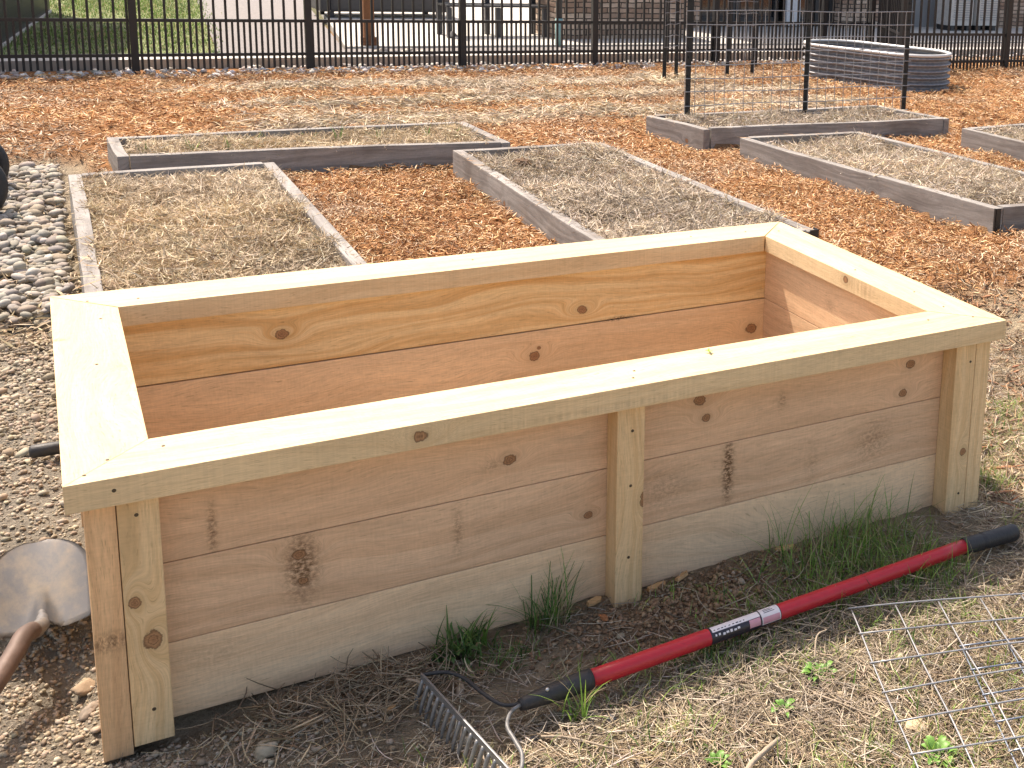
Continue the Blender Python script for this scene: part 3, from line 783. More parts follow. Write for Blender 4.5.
def screw_dots(parent, pts, n, r=0.0034):
    for p in pts:
        bm = bmesh.new()
        nv = Vector(n); M = Matrix.Translation(Vector(p) + nv * 0.0004) @ nv.to_track_quat('Z', 'Y').to_matrix().to_4x4()
        bmesh.ops.create_cone(bm, cap_ends=True, segments=12, radius1=r, radius2=r * 0.85, depth=0.0012, matrix=M)
        bm_obj('screw', bm, m_screw, parent)
screw_dots(r_front, [(0.068, 0.0, 0.4805)], (0, -1, 0))
screw_dots(r_front, [(0.146, 0.096, Z1), (0.03, 0.10 - 0.07, Z1), (0.979, 0.041, Z1), (0.997, 0.076, Z1), (1.769, 0.083, Z1), (1.886, 0.055, Z1)], (0, 0, 1), 0.003)
screw_dots(r_left, [(0.064, 0.077, Z1), (0.071, PW - 0.07, Z1), (0.09, 0.86, Z1), (0.07, 0.56, Z1)], (0, 0, 1), 0.003)
screw_dots(r_back, [(0.17, 0.985, Z1), (0.95, 1.01, Z1), (1.6, 1.01, Z1), (1.78, 1.0, Z1)], (0, 0, 1), 0.003)
screw_dots(r_right, [(1.853, 0.517, Z1), (1.879, 0.283, Z1), (1.87, 0.15, Z1), (1.88, 0.97, Z1)], (0, 0, 1), 0.003)

# planks: outer face at OV+SB, thickness 0.04; three courses
YF = OV + SB; TH = 0.04
COURSE = [(0.002, 0.1465), (0.1480, 0.2970), (0.2985, Z0 - 0.001)]
fx0, fx1 = OV + 0.006, PL - OV - 0.006
front_spec = [
    dict(early=(0.84, 0.61, 0.40), late=(0.68, 0.44, 0.26), knots=[], stains=[(0.2, 0.10, 0.05, 0.03, 0.2)], seed=1.0, contrast=0.35, ringf=34),
    dict(early=PINK, late=PINK_L, knots=[(0.347, 0.258, 0.010), (0.352, 0.205, 0.008), (0.9, 0.203, 0.008)], stains=[(0.35, 0.235, 0.026, 0.06, 1.3), (0.632, 0.236, 0.01, 0.05, 0.6), (1.227, 0.232, 0.013, 0.07, 1.6), (1.07, 0.22, 0.06, 0.05, 0.35), (1.62, 0.22, 0.05, 0.05, 0.5), (1.45, 0.2, 0.02, 0.05, 0.3)], seed=2.0, contrast=0.45, ringf=48),
    dict(early=(0.76, 0.505, 0.325), late=PINK_L, knots=[(0.734, 0.36, 0.011), (1.152, 0.41, 0.012), (1.168, 0.366, 0.009), (1.72, 0.40, 0.011), (1.702, 0.329, 0.010)], stains=[(0.21, 0.34, 0.008, 0.05, 0.9), (1.36, 0.37, 0.012, 0.02, 0.6), (0.70, 0.355, 0.02, 0.012, 0.5)], seed=3.0, contrast=0.4, ringf=30)]
for i, (za, zb) in enumerate(COURSE):
    s = front_spec[i]
    box_board('plank', (fx0, YF, za), (fx1, YF + TH, zb), wood('front_plank', s['early'], s['late'], s['knots'], s['stains'], s['seed'], s['ringf'], s['contrast']), planter, (1, 0, 0), bevel=0.0014)
YB = PW - YF
back_spec = [
    dict(early=PINK, late=PINK_L, knots=[], seed=4.0),
    dict(early=(0.80, 0.58, 0.36), late=(0.64, 0.40, 0.21), knots=[(1.102, 0.223, 0.013), (1.789, 0.205, 0.016), (1.115, 0.245, 0.005)], seed=5.0, contrast=0.35, ringf=30),
    dict(early=(0.82, 0.60, 0.32), late=(0.62, 0.35, 0.13), knots=[(0.466, 0.38, 0.013), (1.24, 0.339, 0.012)], seed=6.0, contrast=0.7, ringf=38)]
for i, (za, zb) in enumerate(COURSE):
    s = back_spec[i]
    zz = zb if i != 1 else zb - 0.002
    box_board('plank', (fx0, YB - TH, za), (fx1, YB, zz), wood('back_plank', s['early'], s['late'], s['knots'], s.get('stains', [(1.35, 0.298, 0.05, 0.006, 1.2)]), s['seed'], s.get('ringf', 40), s.get('contrast', 0.4)), planter, (1, 0, 0), bevel=0.0014)
for side, (xa_, xb_) in enumerate(((YF, YF + TH), (PL - YF - TH, PL - YF))):
    for i, (za, zb) in enumerate(COURSE):
        box_board('plank', (xa_, YF + TH + 0.001, za), (xb_, YB - TH - 0.001, zb), wood('side_plank', (0.78, 0.53, 0.33), PINK_L, [], [(0.6, 0.38, 0.02, 0.02, 0.4)], 10.0 + side * 3 + i, 36, 0.4), planter, (0, 1, 0), bevel=0.0014)
# corner posts: a plank on the face and one on the return
POSTC = [((0.66, 0.47, 0.27), (0.50, 0.30, 0.14)), ((0.70, 0.52, 0.31), (0.52, 0.33, 0.15))]
def post(x0, x1, y0, y1, zb, knots, seed, cols, screws=(), n=(0, -1, 0)):
    m = wood('post_wood', cols[0], cols[1], knots, [], seed, 50, 0.4)
    o = box_board('corner_post' if seed < 50 else 'middle_post', (x0, y0, zb), (x1, y1, Z0 - 0.001), m, planter, (0, 0, 1), across=(1, 0, 0), bevel=0.002)
    if screws: screw_dots(o, screws, n)
    return o
D2 = SB - 0.001
# front left
m_fl = [((0.71, 0.455, 0.255), (0.55, 0.31, 0.16)), ((0.77, 0.555, 0.32), (0.60, 0.37, 0.17))]
mm = wood('post_wood', *m_fl[0], [], [(0.205, 0.045, 0.016, 0.03, 1.0)], 31, 60, 0.35)
box_board('corner_post', (OV, OV, -0.012), (OV + P1 - 0.0006, OV + 0.135, Z0 - 0.001), mm, planter, (0, 0, 1), across=(1, 0, 0))
post(OV + P1 + 0.0006, OV + P1 + P2, OV + 0.0006, OV + D2, 0.0, [(0.265, 0.086, 0.0095), (0.191, 0.108, 0.014)], 32, m_fl[1], [(0.097, OV + 0.0006, 0.42), (0.102, OV + 0.0006, 0.062)])
# front right
post(PL - OV - P1 - P2, PL - OV - P1 - 0.0006, OV + 0.0006, OV + D2, -0.004, [(0.165, 1.861, 0.009)], 33, m_fl[1], [(1.863, OV + 0.0006, 0.40), (1.857, OV + 0.0006, 0.055)])
box_board('corner_post', (PL - OV - P1 + 0.0006, OV, -0.004), (PL - OV, OV + 0.135, Z0 - 0.001), wood('post_wood', *m_fl[1], [], [], 34, 60, 0.35), planter, (0, 0, 1), across=(1, 0, 0))
# back corners
for sx in (0, 1):
    xa_ = OV if not sx else PL - OV - P1
    box_board('corner_post', (xa_, PW - OV - 0.135, -0.004), (xa_ + P1, PW - OV, Z0 - 0.001), wood('post_wood', *m_fl[sx], [], [], 35 + sx, 60, 0.35), planter, (0, 0, 1), across=(1, 0, 0))
    xb_ = OV + P1 + 0.0012 if not sx else PL - OV - P1 - P2
    post(xb_, xb_ + P2 - 0.0015, PW - OV - D2, PW - OV - 0.0006, -0.004, [], 37 + sx, m_fl[1])
# middle posts
post(0.939, 0.9995, OV, OV + D2, -0.005, [(0.232, 0.999, 0.009), (0.246, 1.001, 0.008)], 61, ((0.75, 0.53, 0.30), (0.58, 0.35, 0.16)), [(0.972, OV, 0.395), (0.970, OV, 0.275), (0.968, OV, 0.115)])
post(0.939, 0.9995, PW - OV - D2, PW - OV, -0.005, [], 62, m_fl[1])

# a small leaf on the front rail
bm = bmesh.new()
for a, L_ in ((1.2, 0.012), (2.6, 0.010), (4.4, 0.013), (5.6, 0.008)):
    leaf_bm(bm, (1.186, 0.105, H + 0.0015), a, L_, 0.006, 0.4, 0.0)
o = bm_obj('leaf', bm, simple('fresh_leaf', (0.30, 0.48, 0.08), 0.5), smooth=True)
tag(o, 'tiny yellow-green leaf lying on the front cap rail of the planter', 'leaf')

# splinters of orange wood under the front planks
def splinter(label, x, y, L_, W_, rz, mat):
    z = float(height(np.array([x]), np.array([y]))[0])
    bm = bmesh.new()
    pts = [(-0.5, -0.3), (-0.2, -0.5), (0.3, -0.42), (0.5, 0.1), (0.2, 0.5), (-0.45, 0.35)]
    lo = [bm.verts.new((px * L_, py * W_, random.uniform(-0.001, 0.001))) for px, py in pts]
    hi = [bm.verts.new((px * L_ * 0.94, py * W_ * 0.9, 0.006 + random.uniform(-0.001, 0.002))) for px, py in pts]
    bm.faces.new(lo[::-1]); bm.faces.new(hi)
    for i in range(6): bm.faces.new((lo[i], lo[(i + 1) % 6], hi[(i + 1) % 6], hi[i]))
    bmesh.ops.transform(bm, matrix=Matrix.Translation((x, y, z + 0.005)) @ Matrix.Rotation(rz, 4, 'Z') @ Matrix.Rotation(random.uniform(-0.3, 0.3), 4, 'X'), verts=bm.verts)
    tag(bm_obj('wood_chip', bm, mat), label, 'wood chip')
m_sp = simple('fresh_chip', (0.60, 0.36, 0.17), 0.7, nscale=90)
m_sp2 = simple('bark_chip', (0.42, 0.17, 0.07), 0.8, nscale=90)
splinter('pale split chip on the soil just right of the middle post', 1.045, 0.045, 0.05, 0.018, 0.2, m_sp)
splinter('pale chip under the bottom plank, second from the middle post', 1.11, 0.055, 0.045, 0.016, 0.5, m_sp)
splinter('tan chip on the soil at the left edge of the tall grass', 1.36, 0.035, 0.05, 0.02, -0.1, m_sp)
splinter('broken pale chip just left of the middle post', 0.905, 0.05, 0.04, 0.015, 0.3, m_sp)
splinter('orange bark chip on the brown soil left of the middle post foot', 0.895, -0.02, 0.012, 0.035, 0.1, m_sp2)
splinter('small orange bark chip left of the dead stems', 0.46, -0.09, 0.025, 0.01, 0.4, m_sp)

# ------------------------------------------------------------------ weathered beds
BOARD_L = {
    'A': ('low weathered grey timber bed full of coarse straw, left behind the planter',),
    'B': ('low weathered timber bed at the back left, long side across the view',),
    'C': ('low weathered grey timber bed behind the middle of the planter',),
    'D': ('weathered timber bed at the back right with the wire trellis standing in it',),
    'E': ('weathered grey timber bed with a black corner bracket at its near corner',),
    'F': ('weathered timber bed cut off by the right edge of the photo',)}
m_bracket = simple('black_bracket', (0.015, 0.015, 0.017), 0.5)
def bed(k, seed):
    P = [Vector((p[0], p[1], 0)) for p in BEDS[k]]
    c = sum(P, Vector()) / 4
    e = empty('raised_bed', (c.x, c.y, 0)); tag(e, BOARD_L[k][0], 'garden bed', 'low weathered timber beds')
    t = 0.05
    for i in range(4):
        a = P[i]; b_ = P[(i + 1) % 4]; d = (b_ - a).normalized(); n = Vector((-d.y, d.x, 0))
        long_ = i % 2 == 1
        # side boards run through, end boards butt between them
        a2 = a + d * (0 if long_ else t + 0.002); b2 = b_ - d * (0 if long_ else t + 0.002)
        w = wood('weathered_board', (0.30, 0.285, 0.27), (0.17, 0.155, 0.145), [(random.uniform(0.3, 1.5), 0.1, 0.014)], [], seed + i * 1.7, 45, 0.55, weather=0.6, rough=0.85)
        L_ = (b2 - a2).length; nseg = max(2, int(L_ / 0.15))
        bm = bmesh.new()
        prev = None
        rg = random.Random(seed * 10 + i)
        zt = ZT - (0.004 if long_ else 0)
        ph = rg.uniform(0, 6)
        for s in range(nseg + 1):
            u = s / nseg; p = a2 + d * (L_ * u)
            wv = 0.003 * math.sin(u * 5 + ph) + rg.uniform(-0.0012, 0.0012)
            q = [p + n * wv + Vector((0, 0, 0.0)), p + n * (t + wv), p + n * (t + wv) + Vector((0, 0, zt + wv * 0.8)), p + n * wv + Vector((0, 0, zt + wv * 0.8))]
            r_ = [bm.verts.new(x_) for x_ in q]
            if prev:
                for j in range(4): bm.faces.new((prev[j], prev[(j + 1) % 4], r_[(j + 1) % 4], r_[j]))
            else: bm.faces.new(r_[::-1])
            prev = r_
        bm.faces.new(prev)
        bmesh.ops.recalc_face_normals(bm, faces=bm.faces)
        es = [e_ for e_ in bm.edges if len(e_.link_faces) == 2 and e_.calc_face_angle(0) > 0.8]
        bmesh.ops.bevel(bm, geom=es, offset=0.004, segments=2, profile=0.6, affect='EDGES')
        board_from_bm('side_board', bm, w, e, d, a2)
    return e
bed_objs = {k: bed(k, 20 + 7 * i) for i, k in enumerate(BEDS)}
def bracket(par, x, y):
    bm = bmesh.new()
    bm_box(bm, (x + 0.014, y - 0.002, 0.125), (0.028, 0.004, 0.15)); bm_box(bm, (x - 0.002, y + 0.004, 0.125), (0.004, 0.010, 0.15))
    bm_obj('corner_bracket', bm, m_bracket, par)
bracket(bed_objs['E'], 3.66, 1.965)
bm = bmesh.new(); bm_box(bm, (2.672, 1.965, 0.125), (0.004, 0.04, 0.152)); bm_box(bm, (2.652, 1.946, 0.125), (0.04, 0.004, 0.152))
bm_obj('corner_bracket', bm, m_bracket, bed_objs['C'])

# clod on bed C
bm = bmesh.new(); bmesh.ops.create_icosphere(bm, subdivisions=3, radius=0.045)
for v in bm.verts:
    v.co *= 1 + 0.35 * (random.random() - 0.5); v.co.z *= 0.6; v.co += Vector((2.03, 3.72, 0.185))
tag(bm_obj('soil_clod', bm, simple('dark_clod', (0.13, 0.075, 0.04), 0.9, nscale=60, bump=0.5)), 'small dark brown clod on the dry grass of the middle bed', 'clod')

# ------------------------------------------------------------------ rake
m_red = simple('red_fibreglass', (0.52, 0.022, 0.035), 0.36, nscale=35, namp=0.16, spec=0.5)
m_blk = simple('black_rubber', (0.028, 0.028, 0.03), 0.55, nscale=140, namp=0.35, bump=0.12)
m_steel = simple('dark_steel', (0.24, 0.245, 0.25), 0.45, 0.55, nscale=70, namp=0.4, bump=0.1)
rk = empty('bow_rake', (1.2, -0.2, 0)); tag(rk, 'bow rake with red handle, black grip and steel teeth lying in front of the planter', 'rake')
A0 = Vector((0.642, -0.247, 0.052)); A1 = Vector((0.768, -0.235, 0.050)); A2 = Vector((1.715, -0.168, 0.040)); A3 = Vector((1.878, -0.163, 0.034))
tube('handle', [A1 + (A2 - A1) * t for t in np.linspace(-0.01, 1.01, 12)], 0.0165, m_red, rk, 24)
sock = tube('socket', [A0, A0 + (A1 - A0) * 0.06, A0 + (A1 - A0) * 0.5, A1, A1 + (A2 - A1) * 0.012], [0.010, 0.0125, 0.017, 0.0195, 0.0192], m_blk, rk, 24)
bm = bmesh.new(); bmesh.ops.create_uvsphere(bm, u_segments=12, v_segments=8, radius=0.004)
for v in bm.verts: v.co += A0 + (A1 - A0) * 0.42 + Vector((-0.003, -0.006, 0.0145))
bm_obj('rivet', bm, simple('rivet_metal', (0.6, 0.6, 0.6), 0.3, 0.9), sock, smooth=True)
gd = A3 - A2
tube('grip', [A2 + gd * t for t in (0.0, 0.02, 0.03, 0.3, 0.33, 0.36, 0.39, 0.7, 0.95, 0.99, 1.0)],
     [0.0182, 0.0196, 0.0196, 0.0196, 0.0185, 0.0205, 0.0196, 0.0200, 0.0205, 0.019, 0.014], m_blk, rk, 24)
# sticker wrapped round the handle, with bars of print
ax = (A2 - A1).normalized(); sd = ax.cross(Vector((0, 0, 1))).normalized(); up = sd.cross(ax)
def sticker(name, s0, s1, a0, a1, r, mat, par):
    bm = bmesh.new(); rows = []
    for s in (s0, (s0 + s1) / 2, s1):
        c_ = A1 + ax * s
        rows.append([bm.verts.new(c_ + (sd * math.cos(a) + up * math.sin(a)) * r) for a in np.linspace(a0, a1, 14)])
    for i in range(2):
        for k in range(13): bm.faces.new((rows[i][k], rows[i][k + 1], rows[i + 1][k + 1], rows[i + 1][k]))
    return bm_obj(name, bm, mat, par, True)
m_wh = simple('white_print', (0.72, 0.68, 0.70), 0.35, namp=0.05); m_bk = simple('black_print', (0.03, 0.025, 0.035), 0.3, namp=0.1); m_pk = simple('pink_print', (0.62, 0.30, 0.36), 0.35)
LS = 0.262   # where the label starts along the handle
st = sticker('label_sticker', LS, LS + 0.165, R(-35), R(205), 0.0169, m_bk, rk)
sticker('white_band', LS + 0.004, LS + 0.115, R(52), R(100), 0.0172, m_wh, st)
sticker('white_band', LS + 0.118, LS + 0.163, R(-15), R(110), 0.0172, m_wh, st)
sticker('pink_band', LS + 0.120, LS + 0.161, R(-10), R(35), 0.0174, m_pk, st)
sticker('pink_band', LS + 0.088, LS + 0.114, R(-5), R(48), 0.0173, m_pk, st)
for i in range(9):   # small unreadable printed lines
    s = LS + 0.008 + i * 0.0085 + random.uniform(-0.001, 0.001)
    sticker('printed_mark', s, s + random.uniform(0.003, 0.006), R(62), R(62 + random.uniform(5, 8)), 0.01745, m_bk, st)
    if i < 7: sticker('printed_mark', s, s + random.uniform(0.003, 0.007), R(20 + random.uniform(-4, 4)), R(30 + random.uniform(0, 10)), 0.01735, m_wh, st)
for i in range(3):
    sticker('printed_mark', LS + 0.126 + i * 0.0005, LS + 0.152 - i * 0.003, R(62 + i * 12), R(66 + i * 12), 0.01745, m_bk, st)
# head
B0 = Vector((0.513, -0.098, 0.062)); B1 = Vector((0.572, -0.435, 0.058))
bd = (B1 - B0).normalized(); bn = Vector((bd.y, -bd.x, 0)).normalized()   # points to -x side
bm = bmesh.new()
rot = Matrix((bd, bn, Vector((0, 0, 1)))).transposed()
bm_box(bm, (B0 + B1) / 2, ((B1 - B0).length, 0.004, 0.014), rot, bevel=0.001)
head = bm_obj('head_bar', bm, m_steel, rk)
NT = 17
for i in range(NT):
    u = (i + 0.3) / (NT - 0.4); p = B0 + (B1 - B0) * u - Vector((0, 0, 0.006))
    tip = p + bn * 0.016 + Vector((0, 0, -0.050))
    pts = [p + Vector((0, 0, 0.002)), p + bn * 0.007 + Vector((0, 0, -0.016)), p + bn * 0.013 + Vector((0, 0, -0.034)), tip]
    bm = bmesh.new(); bm_tube(bm, catmull(pts, 3), [0.0040] * 4 + [0.0036] * 3 + [0.0030, 0.0025, 0.0016], 6)
    bm_obj('tooth', bm, m_steel, head, True)
tube('bow_arm', catmull([A0 + (A1 - A0) * 0.05, (0.615, -0.236, 0.055), (0.592, -0.19, 0.06), (0.577, -0.145, 0.064), (0.553, -0.113, 0.066), (0.514, -0.100, 0.066)], 6), 0.0036, m_blk, rk, 10)
tube('bow_arm', catmull([A0 + (A1 - A0) * 0.05, (0.622, -0.262, 0.055), (0.602, -0.30, 0.058), (0.600, -0.345, 0.061), (0.598, -0.385, 0.063), (0.585, -0.42, 0.064), (0.572, -0.433, 0.064)], 6), 0.0036, m_steel, rk, 10)

# ------------------------------------------------------------------ shovel
m_sh, nt, b = nodes('worn_shovel_steel')
tc = N(nt, 'ShaderNodeTexCoord'); n1 = N(nt, 'ShaderNodeTexNoise'); n1.inputs['Scale'].default_value = 22; n1.inputs['Detail'].default_value = 8; n1.inputs['Roughness'].default_value = 0.75
mp = N(nt, 'ShaderNodeMapping'); mp.inputs['Scale'].default_value = (1.0, 0.35, 1.0)
nt.links.new(tc.outputs['Object'], mp.inputs[0]); nt.links.new(mp.outputs[0], n1.inputs['Vector'])
r = N(nt, 'ShaderNodeValToRGB'); e = r.color_ramp.elements
e[0].position = 0.42; e[0].color = (0.155, 0.155, 0.165, 1); e[1].position = 0.78; e[1].color = (0.33, 0.27, 0.20, 1)
nt.links.new(n1.outputs['Fac'], r.inputs[0]); nt.links.new(r.outputs[0], b.inputs['Base Color'])
b.inputs['Metallic'].default_value = 0.35; b.inputs['Roughness'].default_value = 0.5
sh = empty('shovel', (-0.045, 0.37, 0)); tag(sh, 'worn steel shovel with rusty handle lying left of the planter', 'shovel')
# blade in local frame: s along (0 = shoulder, 1 = tip), w across
S0 = Vector((-0.052, 0.385, 0.052)); S1 = Vector((-0.060, 0.800, 0.042))
sa = (S1 - S0); Ls = sa.length; sa.normalize(); sw = sa.cross(Vector((0, 0, 1))).normalized(); su = sw.cross(sa)
def halfw(s):
    if s < 0.52: return 0.081 + 0.008 * (s / 0.52)
    return 0.089 * math.sqrt(max(0.0, 1 - ((s - 0.52) / 0.48) ** 2.3))
bm = bmesh.new(); NS, NW = 26, 18; grid = []
for i in range(NS + 1):
    s = i / NS; s = (1 - (1 - s) ** 1.6) * 0.992
    hw = halfw(s); row = []
    for j in range(NW + 1):
        w = -1 + 2 * j / NW
        dish = 0.014 * (w * w) * (1 - s ** 3) + 0.008 * math.sin(s * math.pi * 0.9) * (w * w - 1)
        frog = 0.026 * math.exp(-(w * hw / (0.015 * (1.05 - min(1, s / 0.5)) + 0.002)) ** 2) * max(0, 1 - s / 0.5)
        row.append(bm.verts.new(S0 + sa * (Ls * s) + sw * (w * hw) + su * (dish + frog)))
    grid.append(row)
for i in range(NS):
    for j in range(NW): bm.faces.new((grid[i][j], grid[i][j + 1], grid[i + 1][j + 1], grid[i + 1][j]))
bmesh.ops.solidify(bm, geom=list(bm.faces), thickness=0.0022)
bmesh.ops.recalc_face_normals(bm, faces=bm.faces)
bm_obj('blade', bm, m_sh, sh, True)
tube('socket', catmull([S0 + sa * 0.05 + su * 0.016, S0 + su * 0.022 + sa * 0.0, (-0.058, 0.350, 0.082), (-0.078, 0.318, 0.092)], 5), [0.006] * 3 + [0.010] * 4 + [0.0135] * 4 + [0.0155] * 5, m_sh, sh, 16)
m_rust = simple('rusty_tube', (0.12, 0.08, 0.065), 0.6, 0.2, nscale=28, namp=0.6, bump=0.25)
tube('handle', catmull([(-0.066, 0.337, 0.087), (-0.080, 0.312, 0.092), (-0.098, 0.255, 0.088), (-0.150, 0.12, 0.075), (-0.26, -0.17, 0.050), (-0.42, -0.58, 0.030)], 6), 0.0165, m_rust, sh, 16)

# black grip on the gravel behind the planter's left end
pp = empty('hand_tool', (0.1, 1.32, 0)); tag(pp, 'black rubber handle end lying on the gravel, poking out left of the planter', 'tool handle')
tube('grip', [(-0.072, 1.322, 0.034), (-0.066, 1.322, 0.034), (-0.03, 1.322, 0.034), (0.12, 1.325, 0.033)], [0.012, 0.0165, 0.0165, 0.0165], m_blk, pp, 18)
tube('shaft', [(0.12, 1.325, 0.033), (0.9, 1.34, 0.03)], 0.0125, m_rust, pp, 14)

# ------------------------------------------------------------------ wire panels on the ground
m_wire = simple('galvanised_wire', (0.33, 0.34, 0.36), 0.45, 0.4, nscale=60, namp=0.35)
def wire_panel(label, O, U, V_, nu, nv, du, dv, r, mat, zf):
    O = Vector(O); U = Vector(U).normalized(); V_ = Vector(V_).normalized()
    t = empty('mesh_panel', O); tag(t, label, 'wire mesh', 'welded wire panels lying on the grass')
    for i in range(nu + 1):
        bm = bmesh.new(); pts = [O + U * (du * i) + V_ * (dv * nv * s) for s in np.linspace(-0.01, 1.01, 14)]
        for p in pts: p.z = zf(p.x, p.y) + r
        bm_tube(bm, pts, r, 6); bm_obj('cross_wire', bm, mat, t, True)
    for j in range(nv + 1):
        bm = bmesh.new(); pts = [O + V_ * (dv * j) + U * (du * nu * s) for s in np.linspace(-0.01, 1.01, 14)]
        for p in pts: p.z = zf(p.x, p.y) + r * 2.9
        bm_tube(bm, pts, r, 6); bm_obj('long_wire', bm, mat, t, True)
zf1 = lambda x, y: 0.030 + 0.006 * math.sin(x * 7 + y * 5) + 0.004 * math.sin(y * 17)
wire_panel('square grid wire panel lying uppermost at the lower right', (1.338, -0.262, 0), (0.943, -0.285, 0), (-0.345, -0.94, 0), 7, 6, 0.0965, 0.0875, 0.0017, m_wire, zf1)
zf2 = lambda x, y: 0.016 + 0.004 * math.sin(x * 9 + 1)
wire_panel('second bluish wire panel lying askew under the first at the lower right corner', (1.475, -0.455, 0), (0.965, -0.26, 0), (-0.40, -0.916, 0), 5, 5, 0.10, 0.078, 0.0018, simple('bluish_wire', (0.25, 0.29, 0.36), 0.4, 0.7), zf2)

# twigs
def twig(label, pts, r):
    bm = bmesh.new(); P = catmull(pts, 5); bm_tube(bm, P, [r * (1 - 0.4 * i / len(P)) * random.uniform(0.9, 1.1) for i in range(len(P))], 8)
    tag(bm_obj('twig', bm, simple('twig_bark', (0.36, 0.29, 0.215), 0.85, nscale=90, bump=0.3), smooth=True), label, 'twig')
twig('grey dead twig at the bottom edge of the photo left of the wire panel', [(0.88, -0.60, 0.012), (0.935, -0.545, 0.014), (0.975, -0.525, 0.016), (1.02, -0.505, 0.014)], 0.0065)
twig('short tan twig beside the top end of the rake head', [(0.498, -0.055, 0.035), (0.515, -0.09, 0.04), (0.525, -0.16, 0.02)], 0.0028)
twig('thin pale bent twig between the green weed and the handle', [(1.20, -0.34, 0.014), (1.23, -0.30, 0.035), (1.262, -0.285, 0.03), (1.275, -0.25, 0.012)], 0.0022)
twig('pale dry stem on straw below the rake socket', [(0.66, -0.305, 0.02), (0.70, -0.33, 0.02), (0.76, -0.39, 0.015)], 0.0026)
twig('long pale straw stem left of the wire panel', [(1.14, -0.43, 0.018), (1.17, -0.49, 0.02), (1.22, -0.57, 0.014)], 0.0022)

def rock(label, x, y, s, col, dz=0.0):
    V, F, k = stones(np.array([[0, 0, 0.0]]), np.array([s]), 3, 0.45, 0.75, 1, seed=int(x * 1000) % 97 + 3)
    z = float(height(np.array([x]), np.array([y]))[0])
    V = V + np.array([x, y, z + s * 0.3 + dz])
    o = np_mesh('rock', V, F, simple('rock_skin', col, 0.85, nscale=45, namp=0.35, bump=0.4)); tag(o, label, 'rock')
rock('brown angular rock leaning on the left corner post', 0.005, 0.30, 0.028, (0.33, 0.24, 0.16), 0.0)
rock('dark stone low against the left corner post', 0.01, 0.20, 0.022, (0.26, 0.21, 0.165))
rock('flat pale stone in the shaded gravel before the bottom plank', 0.25, -0.105, 0.024, (0.40, 0.34, 0.25))
rock('dark grey stone beside the rake bow', 0.655, -0.285, 0.012, (0.12, 0.12, 0.125))
rock('dark stone beneath the black socket of the rake', 0.79, -0.30, 0.013, (0.13, 0.13, 0.135))
rock('flat pale orange stone under the wire panel', 1.262, -0.585, 0.026, (0.56, 0.44, 0.28), -0.006)
rock('small tan stone at the bottom edge of the straw', 0.79, -0.44, 0.010, (0.55, 0.43, 0.26))

# ------------------------------------------------------------------ cart at the left edge
m_plas = simple('grey_black_plastic', (0.035, 0.04, 0.048), 0.5)
ct = empty('garden_cart', (-0.33, 4.25, 0)); tag(ct, 'garden cart with black wheel, barely in view at the left edge', 'cart')
def ring(name, c_, r0, r1, th, mat, par):
    bm = bmesh.new(); prof = [(r0, -th), (r1 - 0.012, -th), (r1, -th * 0.5), (r1, th * 0.5), (r1 - 0.012, th), (r0, th)]
    seg = 40; rs = []
    for k in range(seg):
        a = 2 * math.pi * k / seg
        rs.append([bm.verts.new((c_[0] + q * math.cos(a), c_[1] + w, c_[2] + q * math.sin(a))) for q, w in prof])
    for k in range(seg):
        for j in range(6): bm.faces.new((rs[k][j], rs[k][(j + 1) % 6], rs[(k + 1) % seg][(j + 1) % 6], rs[(k + 1) % seg][j]))
    bmesh.ops.recalc_face_normals(bm, faces=bm.faces)
    return bm_obj(name, bm, mat, par, True)
for yy in (4.05, 4.55):
    w = ring('wheel', (-0.282, yy, 0.165), 0.11, 0.155, 0.03, m_blk, ct)
    ring('rim', (-0.282, yy, 0.165), 0.02, 0.112, 0.014, m_plas, w)
bm = bmesh.new()
lo = [(-0.95, 4.1), (-0.42, 4.1), (-0.42, 4.5), (-0.95, 4.5)]; hi = [(-1.05, 4.0), (-0.36, 4.0), (-0.36, 4.6), (-1.05, 4.6)]
a = [bm.verts.new((x, y, 0.24)) for x, y in lo]; c_ = [bm.verts.new((x, y, 0.5)) for x, y in hi]
bm.faces.new(a[::-1])
for i in range(4): bm.faces.new((a[i], a[(i + 1) % 4], c_[(i + 1) % 4], c_[i]))
bmesh.ops.solidify(bm, geom=list(bm.faces), thickness=0.012)
bm_obj('tub', bm, m_plas, ct)
tube('axle', [(-0.275, 4.0, 0.175), (-0.275, 4.6, 0.175)], 0.01, m_steel, ct)
tube('frame', [(-0.275, 4.3, 0.175), (-0.5, 4.3, 0.22), (-1.1, 4.3, 0.2)], 0.014, m_steel, ct)

